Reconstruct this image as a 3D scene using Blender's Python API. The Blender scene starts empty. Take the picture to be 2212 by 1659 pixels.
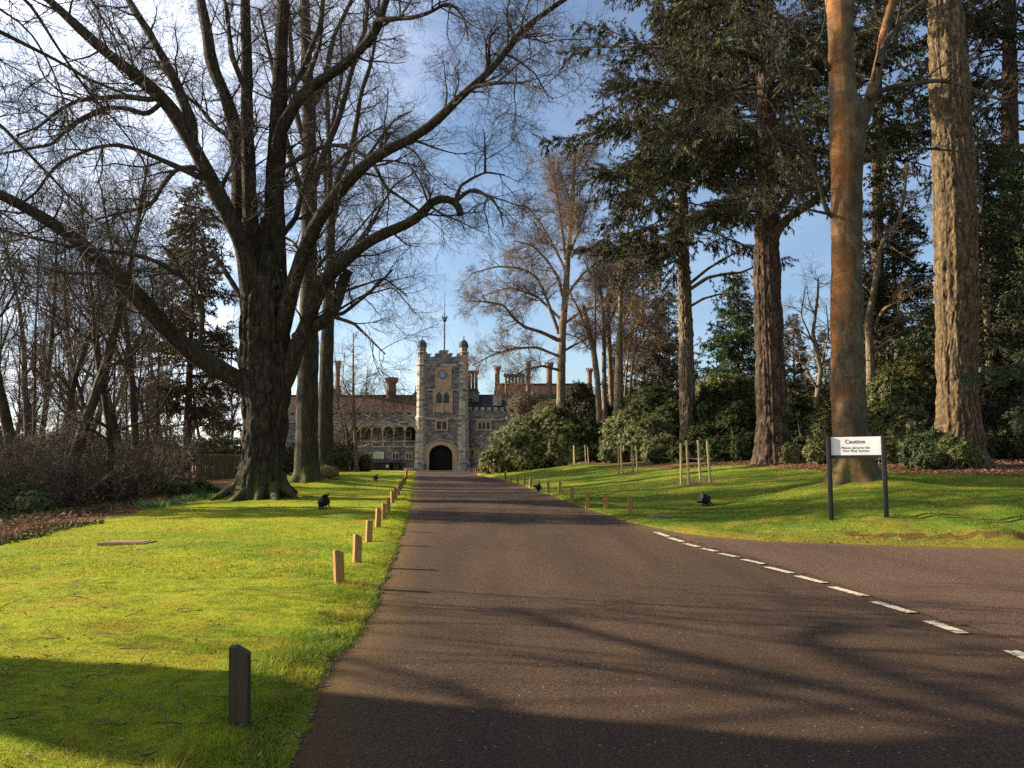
import bpy, bmesh, math
import numpy as np
from mathutils import Vector, Matrix
R = math.radians
scn = bpy.context.scene

# ---------------------------------------------------------------- camera
FV, CU, CV = 1840.0, 1106.0, 829.5          # focal length / centre in units of a 2212 px wide picture
EYE = 1.65
PITCH = R(5.63)
cd = bpy.data.cameras.new("camera")
cd.sensor_fit = 'HORIZONTAL'
cd.angle = 2 * math.atan(CU / FV)
cd.clip_start, cd.clip_end = 0.1, 4000
cam = bpy.data.objects.new("camera", cd)
scn.collection.objects.link(cam)
cam.location = (0, 0, EYE)
cam.rotation_euler = (math.pi / 2 + PITCH, 0, 0)
scn.camera = cam

# ---------------------------------------------------------------- sky, sun, exposure
SUN_EL, SUN_AZ = R(21), R(15)               # azimuth: degrees ahead of straight left
SUN_DIR = Vector((-math.cos(SUN_AZ) * math.cos(SUN_EL), math.sin(SUN_AZ) * math.cos(SUN_EL), math.sin(SUN_EL)))
sd = bpy.data.lights.new("sun", 'SUN')
sd.energy, sd.angle, sd.color = 5.0, R(0.55), (1.0, 0.88, 0.68)
sun = bpy.data.objects.new("sun", sd)
scn.collection.objects.link(sun)
sun.rotation_euler = (-SUN_DIR).to_track_quat('-Z', 'Y').to_euler()
world = bpy.data.worlds.new("World")
scn.world = world
world.use_nodes = True
wn, wl = world.node_tree.nodes, world.node_tree.links
wn.clear()
wo = wn.new('ShaderNodeOutputWorld'); bg = wn.new('ShaderNodeBackground')
sky = wn.new('ShaderNodeTexSky'); sky.sky_type = 'NISHITA'; sky.sun_disc = False
sky.sun_elevation = SUN_EL
sky.sun_rotation = math.atan2(SUN_DIR.x, SUN_DIR.y)
sky.air_density, sky.dust_density, sky.ozone_density, sky.altitude = 1.0, 0.5, 2.8, 50
tc = wn.new('ShaderNodeTexCoord')
mp = wn.new('ShaderNodeMapping'); mp.inputs['Scale'].default_value = (1.2, 1.6, 3.5)
mp.inputs['Rotation'].default_value = (0.2, 0.35, 0.6)
nz = wn.new('ShaderNodeTexNoise'); nz.inputs['Scale'].default_value = 1.6
nz.inputs['Detail'].default_value = 9; nz.inputs['Roughness'].default_value = 0.62; nz.inputs['Distortion'].default_value = 0.6
cr = wn.new('ShaderNodeMapRange'); cr.inputs['From Min'].default_value = 0.36; cr.inputs['From Max'].default_value = 0.66
cr.inputs['To Max'].default_value = 0.85
sx = wn.new('ShaderNodeSeparateXYZ')
lf = wn.new('ShaderNodeMapRange'); lf.inputs['From Min'].default_value = -0.05; lf.inputs['From Max'].default_value = -0.5
lf.inputs['To Min'].default_value = 0.06; lf.inputs['To Max'].default_value = 1.0
mul = wn.new('ShaderNodeMath'); mul.operation = 'MULTIPLY'
mix = wn.new('ShaderNodeMix'); mix.data_type = 'RGBA'
mix.inputs['B'].default_value = (17, 17, 18.5, 1)
wl.new(tc.outputs['Generated'], mp.inputs['Vector']); wl.new(mp.outputs['Vector'], nz.inputs['Vector'])
wl.new(tc.outputs['Generated'], sx.inputs['Vector']); wl.new(sx.outputs['X'], lf.inputs['Value'])
wl.new(nz.outputs['Fac'], cr.inputs['Value']); wl.new(cr.outputs['Result'], mul.inputs[0]); wl.new(lf.outputs['Result'], mul.inputs[1])
wl.new(mul.outputs[0], mix.inputs['Factor']); wl.new(sky.outputs['Color'], mix.inputs['A'])
wl.new(mix.outputs['Result'], bg.inputs['Color']); bg.inputs['Strength'].default_value = 0.06
wl.new(bg.outputs['Background'], wo.inputs['Surface'])
scn.view_settings.view_transform = 'Standard'
scn.view_settings.look = 'None'
scn.view_settings.gamma = 1.0
scn.view_settings.exposure = 1.55
scn.render.engine = 'CYCLES'
scn.cycles.max_bounces = 5
scn.cycles.diffuse_bounces = 3
scn.cycles.glossy_bounces = 2
scn.cycles.transmission_bounces = 3
scn.cycles.use_denoising = False

# ---------------------------------------------------------------- helpers
def ray(u, v):
    x, y = (u - CU) / FV, -(v - CV) / FV
    c, s = math.cos(PITCH), math.sin(PITCH)
    return np.array([x, c - y * s, s + y * c])

def at(u, v, Y):
    d = ray(u, v)
    return np.array([0, 0, EYE]) + d * (Y / d[1])

def px(w, Y, v=900):                         # a width in the picture -> metres at depth Y
    return w / FV * Y / ray(CU, v)[1]

def np_mesh(name, V, F, m, parent=None, smooth=False):
    """V (n,3); F list of index arrays (k,3) or (k,4)."""
    if not isinstance(F, list): F = [F]
    F = [np.asarray(f) for f in F if len(f)]
    me = bpy.data.meshes.new(name)
    V = np.ascontiguousarray(V, dtype=np.float32)
    me.vertices.add(len(V)); me.vertices.foreach_set('co', V.ravel())
    idx = np.concatenate([f.ravel() for f in F]).astype(np.int32)
    tot = np.concatenate([np.full(len(f), f.shape[1]) for f in F])
    st = np.concatenate([[0], np.cumsum(tot)[:-1]]).astype(np.int32)
    me.loops.add(len(idx)); me.loops.foreach_set('vertex_index', idx)
    me.polygons.add(len(tot)); me.polygons.foreach_set('loop_start', st)
    me.polygons.foreach_set('use_smooth', np.full(len(tot), smooth))
    me.update(calc_edges=True)
    me.materials.append(m)
    return link(name, me, parent)

def link(name, me, parent=None):
    o = bpy.data.objects.new(name, me)
    scn.collection.objects.link(o)
    if parent is not None: o.parent = parent
    return o

def tag(o, label, cat, group=None):
    o['label'] = label; o['category'] = cat
    if group: o['group'] = group
    return o

def thing(name, label, cat, loc=(0, 0, 0), rz=0, group=None):
    o = bpy.data.objects.new(name, None); scn.collection.objects.link(o)
    o.empty_display_size = 0.2
    o.location = [float(c) for c in loc]; o.rotation_euler = (0, 0, rz)
    return tag(o, label, cat, group)

def copy_thing(src, loc, rz=0, sc=1.0, label=None, group=None):
    c = src.copy(); scn.collection.objects.link(c)
    c.location = [float(q) for q in loc]; c.rotation_euler = (0, 0, rz)
    c.scale = sc if hasattr(sc, '__len__') else (sc, sc, sc)
    if label: c['label'] = label
    if group: c['group'] = group
    for ch in src.children:
        d = ch.copy(); scn.collection.objects.link(d); d.parent = c
        for g in ch.children:
            e = g.copy(); scn.collection.objects.link(e); e.parent = d
    return c

class B:                                      # collects solid shapes into ONE mesh
    def __init__(s): s.bm = bmesh.new()
    def box(s, x0, x1, y0, y1, z0, z1, rot=None, bev=0):
        r = bmesh.ops.create_cube(s.bm, size=1.0)
        M = Matrix.Translation(((x0 + x1) / 2, (y0 + y1) / 2, (z0 + z1) / 2)) @ (rot or Matrix()) @ Matrix.Diagonal((x1 - x0, y1 - y0, z1 - z0, 1))
        bmesh.ops.transform(s.bm, matrix=M, verts=r['verts'])
        if bev:
            es = list({e for v in r['verts'] for e in v.link_edges})
            bmesh.ops.bevel(s.bm, geom=es, offset=bev, segments=2, affect='EDGES', profile=0.6)
        return s
    def prism(s, pts, y0, y1):                # polygon in x,z extruded along y
        a = [s.bm.verts.new((x, y0, z)) for x, z in pts]; b = [s.bm.verts.new((x, y1, z)) for x, z in pts]
        n = len(pts)
        s.bm.faces.new(a); s.bm.faces.new(b[::-1])
        for i in range(n): s.bm.faces.new((a[i], b[i], b[(i + 1) % n], a[(i + 1) % n]))
        return s
    def ring(s, outer, inner, y0, y1):        # frame between two outlines of equal count (open at the feet)
        n = len(outer)
        for i in range(n - 1):
            s.prism([outer[i], outer[i + 1], inner[i + 1], inner[i]], y0, y1)
        return s
    def lathe(s, prof, x=0, y=0, n=8, off=0.0, M=None):  # prof: (r, z)
        rows = []
        for r, z in prof:
            rows.append([s.bm.verts.new((x + r * math.cos(2 * math.pi * (k + off) / n), y + r * math.sin(2 * math.pi * (k + off) / n), z)) for k in range(n)])
        for a, b in zip(rows, rows[1:]):
            for k in range(n): s.bm.faces.new((a[k], a[(k + 1) % n], b[(k + 1) % n], b[k]))
        s.bm.faces.new(rows[0][::-1]); s.bm.faces.new(rows[-1])
        if M is not None: bmesh.ops.transform(s.bm, matrix=M, verts=[v for r in rows for v in r])
        return s
    def bar(s, p, q, r, n=6):
        p, q = Vector(p), Vector(q); d = q - p
        M = Matrix.Translation(p) @ d.to_track_quat('Z', 'Y').to_matrix().to_4x4()
        return s.lathe([(r, 0), (r, d.length)], n=n, M=M)
    def build(s, name, m, parent=None, smooth=False):
        bmesh.ops.recalc_face_normals(s.bm, faces=s.bm.faces)
        me = bpy.data.meshes.new(name); s.bm.to_mesh(me); s.bm.free()
        if smooth:
            for p in me.polygons: p.use_smooth = True
        me.materials.append(m)
        return link(name, me, parent)

# ---------------------------------------------------------------- materials
def mat(name):
    m = bpy.data.materials.new(name); m.use_nodes = True
    nt = m.node_tree; bs = nt.nodes['Principled BSDF']
    return m, nt.nodes, nt.links, bs

def ramp(n, stops):
    r = n.new('ShaderNodeValToRGB'); e = r.color_ramp.elements
    while len(e) < len(stops): e.new(0.5)
    for q, (p, c) in zip(e, stops):
        q.position = p; q.color = (*c, 1)
    return r

def noise(n, l, scale, detail=6, rough=0.6, vec=None, mapping=None, dist=0.0):
    t = n.new('ShaderNodeTexNoise'); t.inputs['Scale'].default_value = scale
    t.inputs['Detail'].default_value = detail; t.inputs['Roughness'].default_value = rough; t.inputs['Distortion'].default_value = dist
    if vec is None:
        c = n.new('ShaderNodeTexCoord'); vec = c.outputs['Object']
    if mapping:
        mpn = n.new('ShaderNodeMapping'); mpn.inputs['Scale'].default_value = mapping
        l.new(vec, mpn.inputs['Vector']); vec = mpn.outputs['Vector']
    l.new(vec, t.inputs['Vector'])
    return t

def mixc(n, l, fac, a, b, mode='MIX'):
    x = n.new('ShaderNodeMix'); x.data_type = 'RGBA'; x.blend_type = mode
    for k, s in (('Factor', fac), ('A', a), ('B', b)):
        if hasattr(s, 'is_linked') or hasattr(s, 'links'): l.new(s, x.inputs[k])
        elif isinstance(s, (int, float)): x.inputs[k].default_value = s
        else: x.inputs[k].default_value = (*s, 1)
    return x.outputs['Result']

def mrange(n, l, v, a, b, c=0.0, d=1.0):
    x = n.new('ShaderNodeMapRange'); l.new(v, x.inputs['Value'])
    for k, q in zip(('From Min', 'From Max', 'To Min', 'To Max'), (a, b, c, d)): x.inputs[k].default_value = q
    return x.outputs['Result']

def bump(n, l, bs, h, strength, dist):
    b = n.new('ShaderNodeBump'); b.inputs['Strength'].default_value = strength; b.inputs['Distance'].default_value = dist
    l.new(h, b.inputs['Height']); l.new(b.outputs['Normal'], bs.inputs['Normal'])

def m_noise(name, c0, c1, scale=4, mapping=None, rough=0.9, bs_=0.5, bd=0.02, c2=None, spec=0.3):
    m, n, l, bs = mat(name)
    t = noise(n, l, scale, 8, 0.65, mapping=mapping)
    st = [(0.32, c0), (0.68, c1)] if c2 is None else [(0.28, c0), (0.5, c1), (0.72, c2)]
    r = ramp(n, st); l.new(t.outputs['Fac'], r.inputs['Fac']); l.new(r.outputs['Color'], bs.inputs['Base Color'])
    bs.inputs['Roughness'].default_value = rough; bs.inputs['Specular IOR Level'].default_value = spec
    bump(n, l, bs, t.outputs['Fac'], bs_, bd)
    return m

def m_bark(name, dark, light, fiss=(14, 14, 1.6), depth=0.05, moss=0.0, mosscol=(0.09, 0.10, 0.02), patch=None, base_moss=0.0):
    m, n, l, bs = mat(name)
    t = noise(n, l, 1.0, 7, 0.7, mapping=fiss, dist=0.4)
    big = noise(n, l, 0.7, 5, 0.6)
    r = ramp(n, [(0.36, tuple(c * 0.55 for c in dark)), (0.5, dark), (0.66, light)]); l.new(t.outputs['Fac'], r.inputs['Fac'])
    col = r.outputs['Color']
    g = n.new('ShaderNodeNewGeometry'); sep = n.new('ShaderNodeSeparateXYZ'); l.new(g.outputs['Normal'], sep.inputs['Vector'])
    if patch:
        # algae that grows on the weather side, in patches
        pn = noise(n, l, 1.0, 12, 0.72, mapping=(0.9, 0.9, 0.32), dist=.5)
        w = n.new('ShaderNodeMath'); w.operation = 'MULTIPLY'
        l.new(mrange(n, l, pn.outputs['Fac'], 0.42, 0.66), w.inputs[0]); l.new(mrange(n, l, sep.outputs['X'], 0.2, -0.75, 0.0, 0.75), w.inputs[1])
        col = mixc(n, l, w.outputs[0], col, patch)
        wr = noise(n, l, 1.0, 8, 0.7, mapping=(1.6, 1.6, 9)); ls = noise(n, l, 7.0, 6, 0.7)
        col = mixc(n, l, mrange(n, l, wr.outputs['Fac'], 0.55, 0.68, 0, 0.6), col, (0.035, 0.028, 0.018))
        col = mixc(n, l, mrange(n, l, ls.outputs['Fac'], 0.62, 0.7, 0, 0.6), col, (0.26, 0.24, 0.17))
    fa_ = n.new('ShaderNodeVertexColor'); fa_.layer_name = 'fissure'; fs_ = n.new('ShaderNodeSeparateColor'); l.new(fa_.outputs['Color'], fs_.inputs['Color'])
    col = mixc(n, l, mrange(n, l, fs_.outputs['Red'], 0.1, 0.8, 0, .85), col, tuple(c * 0.3 for c in dark))
    if moss:
        mn = noise(n, l, 2.2, 6, 0.7)
        a = n.new('ShaderNodeMath'); a.operation = 'ADD'
        l.new(mrange(n, l, sep.outputs['Z'], -0.2, 0.8, 0, 0.45), a.inputs[0]); l.new(mn.outputs['Fac'], a.inputs[1])
        f = mrange(n, l, a.outputs[0], 0.62, 0.95, 0, moss)
        col = mixc(n, l, f, col, mosscol)
    if base_moss:
        tcn = n.new('ShaderNodeTexCoord'); sz = n.new('ShaderNodeSeparateXYZ'); l.new(tcn.outputs['Object'], sz.inputs['Vector'])
        mn = noise(n, l, 3.0, 6, 0.7)
        a = n.new('ShaderNodeMath'); a.operation = 'MULTIPLY'
        l.new(mrange(n, l, sz.outputs['Z'], 1.6, 0.1, 0, 1), a.inputs[0]); l.new(mrange(n, l, mn.outputs['Fac'], 0.35, 0.6), a.inputs[1])
        a2 = n.new('ShaderNodeMath'); a2.operation = 'MULTIPLY'; l.new(a.outputs[0], a2.inputs[0]); a2.inputs[1].default_value = base_moss
        col = mixc(n, l, a2.outputs[0], col, mosscol)
    col = mixc(n, l, 0.55, col, mixc(n, l, big.outputs['Fac'], (0.35, 0.35, 0.35), (1.5, 1.45, 1.4)), 'MULTIPLY')
    l.new(col, bs.inputs['Base Color']); bs.inputs['Roughness'].default_value = 0.92; bs.inputs['Specular IOR Level'].default_value = 0.2
    bump(n, l, bs, t.outputs['Fac'], 1.0, depth)
    return m

def m_leaf(name, cols, trans=0.25, rough=0.6, spec=0.3):
    m, n, l, bs = mat(name)
    g = n.new('ShaderNodeNewGeometry')
    big = noise(n, l, 0.35, 4, 0.6)
    k = len(cols); r = ramp(n, [((i + 0.0) / max(1, k - 1), c) for i, c in enumerate(cols)])
    a = n.new('ShaderNodeMath'); a.operation = 'MULTIPLY_ADD'; a.inputs[1].default_value = 0.65
    l.new(g.outputs['Random Per Island'], a.inputs[0]); l.new(mrange(n, l, big.outputs['Fac'], 0.3, 0.7, 0, 0.35), a.inputs[2])
    l.new(a.outputs[0], r.inputs['Fac']); l.new(r.outputs['Color'], bs.inputs['Base Color'])
    bs.inputs['Roughness'].default_value = rough; bs.inputs['Specular IOR Level'].default_value = spec
    tr = n.new('ShaderNodeBsdfTranslucent'); l.new(r.outputs['Color'], tr.inputs['Color'])
    mx = n.new('ShaderNodeMixShader'); mx.inputs['Fac'].default_value = trans
    out = n['Material Output']
    l.new(bs.outputs['BSDF'], mx.inputs[1]); l.new(tr.outputs['BSDF'], mx.inputs[2]); l.new(mx.outputs['Shader'], out.inputs['Surface'])
    return m

def m_plain(name, c, rough=0.5, spec=0.5, metal=0.0):
    m, n, l, bs = mat(name)
    t = noise(n, l, 9, 5)
    l.new(mixc(n, l, t.outputs['Fac'], tuple(q * 0.75 for q in c), tuple(min(1, q * 1.2) for q in c)), bs.inputs['Base Color'])
    bs.inputs['Roughness'].default_value = rough; bs.inputs['Specular IOR Level'].default_value = spec; bs.inputs['Metallic'].default_value = metal
    return m

def m_stone(name, cols, mortar, bw, bh, bump_d=0.03, ochre=0.0):
    m, n, l, bs = mat(name)
    c = n.new('ShaderNodeTexCoord'); sp = n.new('ShaderNodeSeparateXYZ'); l.new(c.outputs['Object'], sp.inputs['Vector'])
    ad = n.new('ShaderNodeMath'); ad.operation = 'ADD'; l.new(sp.outputs['X'], ad.inputs[0]); l.new(sp.outputs['Y'], ad.inputs[1])
    cb = n.new('ShaderNodeCombineXYZ'); l.new(ad.outputs[0], cb.inputs['X']); l.new(sp.outputs['Z'], cb.inputs['Y'])
    wob = noise(n, l, 2.5, 3); vadd = n.new('ShaderNodeVectorMath'); vadd.operation = 'MULTIPLY_ADD'
    l.new(wob.outputs['Color'], vadd.inputs[0]); vadd.inputs[1].default_value = (0.12, 0.12, 0); l.new(cb.outputs['Vector'], vadd.inputs[2])
    br = n.new('ShaderNodeTexBrick'); l.new(vadd.outputs['Vector'], br.inputs['Vector'])
    br.inputs['Scale'].default_value = 1; br.inputs['Brick Width'].default_value = bw; br.inputs['Row Height'].default_value = bh
    br.inputs['Mortar Size'].default_value = 0.018; br.inputs['Bias'].default_value = 0.0
    br.inputs['Color1'].default_value = (0, 0, 0, 1); br.inputs['Color2'].default_value = (1, 1, 1, 1); br.inputs['Mortar'].default_value = (0.45, 0.45, 0.45, 1)
    k = len(cols); r = ramp(n, [(i / (k - 1), q) for i, q in enumerate(cols)]); l.new(br.outputs['Color'], r.inputs['Fac'])
    col = mixc(n, l, br.outputs['Fac'], r.outputs['Color'], mortar)
    st = noise(n, l, 0.6, 7, 0.7)
    col = mixc(n, l, 0.5, col, mixc(n, l, mrange(n, l, st.outputs['Fac'], 0.3, 0.7), (0.55, 0.55, 0.52), (1.35, 1.3, 1.2)), 'MULTIPLY')
    if ochre:
        on = noise(n, l, 0.9, 5, 0.6)
        col = mixc(n, l, mrange(n, l, on.outputs['Fac'], 0.5, 0.7, 0, ochre), col, (0.36, 0.22, 0.09))
    l.new(col, bs.inputs['Base Color']); bs.inputs['Roughness'].default_value = 0.92; bs.inputs['Specular IOR Level'].default_value = 0.2
    fine = noise(n, l, 6, 6)
    hm = n.new('ShaderNodeMath'); hm.operation = 'MULTIPLY_ADD'; hm.inputs[1].default_value = -0.8
    l.new(br.outputs['Fac'], hm.inputs[0]); l.new(fine.outputs['Fac'], hm.inputs[2])
    bump(n, l, bs, hm.outputs[0], 0.8, bump_d)
    return m

M = {}
M['bark_old'] = m_bark('old_bark', (0.04, 0.029, 0.021), (0.105, 0.077, 0.053), (9, 9, 2.2), 0.08, moss=0.55, base_moss=0.5)
M['bark_lime'] = m_bark('lime_bark', (0.05, 0.04, 0.026), (0.12, 0.097, 0.06), (10, 10, 1.6), 0.05, moss=0.7, base_moss=0.6)
M['bark_fir'] = m_bark('fir_bark', (0.105, 0.07, 0.036), (0.26, 0.18, 0.09), (12, 12, 5), 0.06)
M['bark_dark'] = m_bark('dark_fir_bark', (0.07, 0.045, 0.03), (0.18, 0.115, 0.072), (10, 10, 3), 0.06)
M['bark_thin'] = m_bark('pale_fir_bark', (0.15, 0.11, 0.068), (0.34, 0.255, 0.155), (9, 9, 4), 0.05, moss=0.3)
M['bark_beech'] = m_bark('beech_bark', (0.085, 0.064, 0.036), (0.16, 0.122, 0.07), (3, 3, 1.6), 0.02, moss=0.05, mosscol=(0.055, 0.055, 0.015), patch=(0.46, 0.16, 0.03), base_moss=0.95)
M['bark_bare'] = m_bark('pale_bark', (0.16, 0.12, 0.075), (0.3, 0.23, 0.145), (6, 6, 1.6), 0.03, moss=0.3)
M['bark_wood'] = m_bark('wood_bark', (0.05, 0.039, 0.028), (0.12, 0.095, 0.062), (8, 8, 1.6), 0.03, moss=0.35)
M['twig'] = m_noise('twig_bark', (0.026, 0.019, 0.013), (0.085, 0.064, 0.042), 3)
M['twig_pale'] = m_noise('pale_twig_bark', (0.12, 0.08, 0.05), (0.27, 0.18, 0.115), 2)
M['twig_wood'] = m_noise('wood_twig_bark', (0.055, 0.04, 0.027), (0.155, 0.113, 0.075), 2)
M['needle'] = m_leaf('dark_needles', [(0.016, 0.02, 0.009), (0.038, 0.04, 0.017), (0.075, 0.06, 0.03)], 0.15, 0.7, 0.15)
M['needle_warm'] = m_leaf('olive_needles', [(0.024, 0.03, 0.013), (0.056, 0.06, 0.025), (0.105, 0.09, 0.042)], 0.15, 0.7, 0.15)
M['needle_brown'] = m_leaf('brown_needles', [(0.055, 0.042, 0.018), (0.12, 0.085, 0.036), (0.18, 0.13, 0.055)], 0.15)
M['needle_green'] = m_leaf('green_needles', [(0.025, 0.04, 0.012), (0.05, 0.075, 0.02), (0.085, 0.105, 0.03)], 0.2)
M['rhodo'] = m_leaf('rhododendron_leaf', [(0.035, 0.045, 0.015), (0.10, 0.115, 0.036), (0.15, 0.15, 0.055), (0.26, 0.25, 0.10)], 0.25, 0.5, 0.14)
M['laurel'] = m_leaf('laurel_leaf', [(0.03, 0.045, 0.012), (0.08, 0.10, 0.024), (0.12, 0.10, 0.035), (0.19, 0.20, 0.055)], 0.25, 0.5, 0.22)
M['leaf_dark_shaded'] = m_leaf('dark_shaded_leaf', [(0.012, 0.019, 0.007), (0.035, 0.046, 0.014), (0.075, 0.085, 0.026)], 0.15, 0.75, 0.08)  # shade between the bushes put into the leaf colour; also serves dark undergrowth
M['bracken'] = m_leaf('dead_bracken', [(0.06, 0.03, 0.016), (0.14, 0.066, 0.034), (0.21, 0.11, 0.058)], 0.3)
M['litter'] = m_leaf('fallen_leaf', [(0.08, 0.038, 0.018), (0.2, 0.10, 0.05), (0.3, 0.17, 0.10)], 0.1)
M['strap'] = m_leaf('strap_leaf', [(0.04, 0.09, 0.03), (0.07, 0.15, 0.04), (0.10, 0.19, 0.05)], 0.3)
M['drygrass'] = m_leaf('dry_grass', [(0.15, 0.11, 0.05), (0.28, 0.21, 0.09), (0.2, 0.2, 0.05)], 0.3)

def lawn_colour(n, l):
    """moss and grass in patches, by place on the ground"""
    a = noise(n, l, 0.28, 6, 0.62); b = noise(n, l, 0.85, 6, 0.7); c = noise(n, l, 5.5, 8, 0.78)
    t = n.new('ShaderNodeTexCoord'); s = n.new('ShaderNodeSeparateXYZ'); l.new(t.outputs['Object'], s.inputs['Vector'])
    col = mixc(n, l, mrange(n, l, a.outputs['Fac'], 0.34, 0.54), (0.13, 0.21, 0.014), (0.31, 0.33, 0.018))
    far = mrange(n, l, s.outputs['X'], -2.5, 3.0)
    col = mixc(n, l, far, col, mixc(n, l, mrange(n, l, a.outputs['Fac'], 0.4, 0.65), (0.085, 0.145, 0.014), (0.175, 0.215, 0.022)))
    col = mixc(n, l, mrange(n, l, b.outputs['Fac'], 0.48, 0.64, 0, 0.7), col, (0.36, 0.235, 0.03))
    col = mixc(n, l, mrange(n, l, c.outputs['Fac'], 0.44, 0.62, 0.0, 0.65), col, (0.07, 0.11, 0.012))
    w_ = noise(n, l, 0.75, 7, 0.7); col = mixc(n, l, mrange(n, l, w_.outputs['Fac'], 0.6, 0.74, 0, 0.6), col, (0.13, 0.085, 0.03))
    return col
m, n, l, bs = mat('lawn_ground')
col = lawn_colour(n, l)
at_ = n.new('ShaderNodeVertexColor'); at_.layer_name = 'zone'; sp = n.new('ShaderNodeSeparateColor'); l.new(at_.outputs['Color'], sp.inputs['Color'])
ln = noise(n, l, 5, 8, 0.75); lr = ramp(n, [(0.3, (0.035, 0.022, 0.012)), (0.5, (0.12, 0.062, 0.03)), (0.72, (0.26, 0.14, 0.07))]); l.new(ln.outputs['Fac'], lr.inputs['Fac'])
zn = noise(n, l, 1.5, 5); za = n.new('ShaderNodeMath'); za.operation = 'MULTIPLY_ADD'; za.inputs[1].default_value = 0.5
l.new(zn.outputs['Fac'], za.inputs[0]); l.new(sp.outputs['Red'], za.inputs[2])
col = mixc(n, l, mrange(n, l, za.outputs[0], 0.6, 0.9), col, lr.outputs['Color'])
en = n.new('ShaderNodeMath'); en.operation = 'MULTIPLY_ADD'; en.inputs[1].default_value = 0.6; l.new(zn.outputs['Fac'], en.inputs[0]); l.new(sp.outputs['Green'], en.inputs[2])
col = mixc(n, l, mrange(n, l, en.outputs[0], 0.85, 1.1, 0, 0.85), col, (0.06, 0.035, 0.018))
bm_ = n.new('ShaderNodeMath'); bm_.operation = 'MULTIPLY_ADD'; bm_.inputs[1].default_value = 0.8; l.new(zn.outputs['Fac'], bm_.inputs[0]); l.new(sp.outputs['Blue'], bm_.inputs[2])
col = mixc(n, l, mrange(n, l, bm_.outputs[0], 0.9, 1.45, 0, 0.5), col, (0.22, 0.13, 0.025))
l.new(col, bs.inputs['Base Color']); bs.inputs['Roughness'].default_value = 1; bs.inputs['Specular IOR Level'].default_value = 0.05
gn = noise(n, l, 22, 6, 0.75); bump(n, l, bs, gn.outputs['Fac'], 1.0, 0.05)
M['lawn'] = m
m, n, l, bs = mat('grass_blade')
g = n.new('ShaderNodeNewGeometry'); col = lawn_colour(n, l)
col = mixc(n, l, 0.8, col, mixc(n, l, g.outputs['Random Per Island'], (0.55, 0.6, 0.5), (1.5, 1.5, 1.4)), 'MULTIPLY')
l.new(col, bs.inputs['Base Color']); bs.inputs['Roughness'].default_value = 0.6; bs.inputs['Specular IOR Level'].default_value = 0.2
tr = n.new('ShaderNodeBsdfTranslucent'); l.new(col, tr.inputs['Color']); mx = n.new('ShaderNodeMixShader'); mx.inputs['Fac'].default_value = 0.4
l.new(bs.outputs['BSDF'], mx.inputs[1]); l.new(tr.outputs['BSDF'], mx.inputs[2]); l.new(mx.outputs['Shader'], n['Material Output'].inputs['Surface'])
M['grass'] = m

def m_asphalt(name, c0, c1, speck, coarse):
    m, n, l, bs = mat(name)
    a = noise(n, l, coarse, 6, 0.8); b = noise(n, l, 0.35, 6, 0.6, mapping=(1.0, 0.35, 1)); v = n.new('ShaderNodeTexVoronoi')
    t = n.new('ShaderNodeTexCoord'); l.new(t.outputs['Object'], v.inputs['Vector']); v.inputs['Scale'].default_value = 38
    col = mixc(n, l, mrange(n, l, a.outputs['Fac'], 0.34, 0.66), c0, c1)
    col = mixc(n, l, 0.55, col, mixc(n, l, mrange(n, l, b.outputs['Fac'], 0.3, 0.7), (0.62, 0.62, 0.63), (1.4, 1.33, 1.25)), 'MULTIPLY')
    wear = noise(n, l, 1.0, 5, 0.55, mapping=(1.1, 0.09, 1)); crk = noise(n, l, 2.2, 8, 0.7)
    col = mixc(n, l, 0.5, col, mixc(n, l, mrange(n, l, wear.outputs['Fac'], 0.35, 0.65), (0.7, 0.7, 0.7), (1.35, 1.33, 1.3)), 'MULTIPLY')
    col = mixc(n, l, mrange(n, l, crk.outputs['Fac'], 0.62, 0.72, 0, 0.45), col, (0.02, 0.016, 0.014))
    vs = n.new('ShaderNodeSeparateColor'); l.new(v.outputs['Color'], vs.inputs['Color'])
    sm = n.new('ShaderNodeMath'); sm.operation = 'MULTIPLY'; l.new(mrange(n, l, vs.outputs['Red'], 0.972, 0.98), sm.inputs[0]); l.new(mrange(n, l, v.outputs['Distance'], 0.32, 0.22), sm.inputs[1])
    col = mixc(n, l, sm.outputs[0], col, speck)
    at_ = n.new('ShaderNodeVertexColor'); at_.layer_name = 'zone'; sp = n.new('ShaderNodeSeparateColor'); l.new(at_.outputs['Color'], sp.inputs['Color'])
    e = n.new('ShaderNodeMath'); e.operation = 'MULTIPLY_ADD'; e.inputs[1].default_value = 0.8; l.new(b.outputs['Fac'], e.inputs[0]); l.new(sp.outputs['Red'], e.inputs[2])
    col = mixc(n, l, mrange(n, l, e.outputs[0], 0.75, 1.25, 0, 0.7), col, (0.14, 0.085, 0.03))
    l.new(col, bs.inputs['Base Color']); bs.inputs['Roughness'].default_value = 0.9; bs.inputs['Specular IOR Level'].default_value = 0.12
    bump(n, l, bs, a.outputs['Fac'], 1.0, 0.03)
    return m
M['road'] = m_asphalt('main_road_asphalt', (0.018, 0.0108, 0.0068), (0.135, 0.083, 0.050), (0.34, 0.28, 0.22), 42)
M['side'] = m_asphalt('side_road_asphalt', (0.034, 0.021, 0.014), (0.165, 0.102, 0.066), (0.36, 0.29, 0.22), 30)
M['paint'] = m_noise('worn_paint', (0.09, 0.07, 0.055), (0.5, 0.42, 0.29), 14, bd=0.003, c2=(0.56, 0.47, 0.33))
M['paint'].node_tree.nodes['Color Ramp'].color_ramp.elements[0].position = 0.41; M['paint'].node_tree.nodes['Color Ramp'].color_ramp.elements[1].position = 0.49
M['post'] = m_noise('weathered_post', (0.13, 0.062, 0.02), (0.33, 0.17, 0.052), 1.0, (22, 22, 3), bd=0.012, c2=(0.22, 0.13, 0.055))
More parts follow.
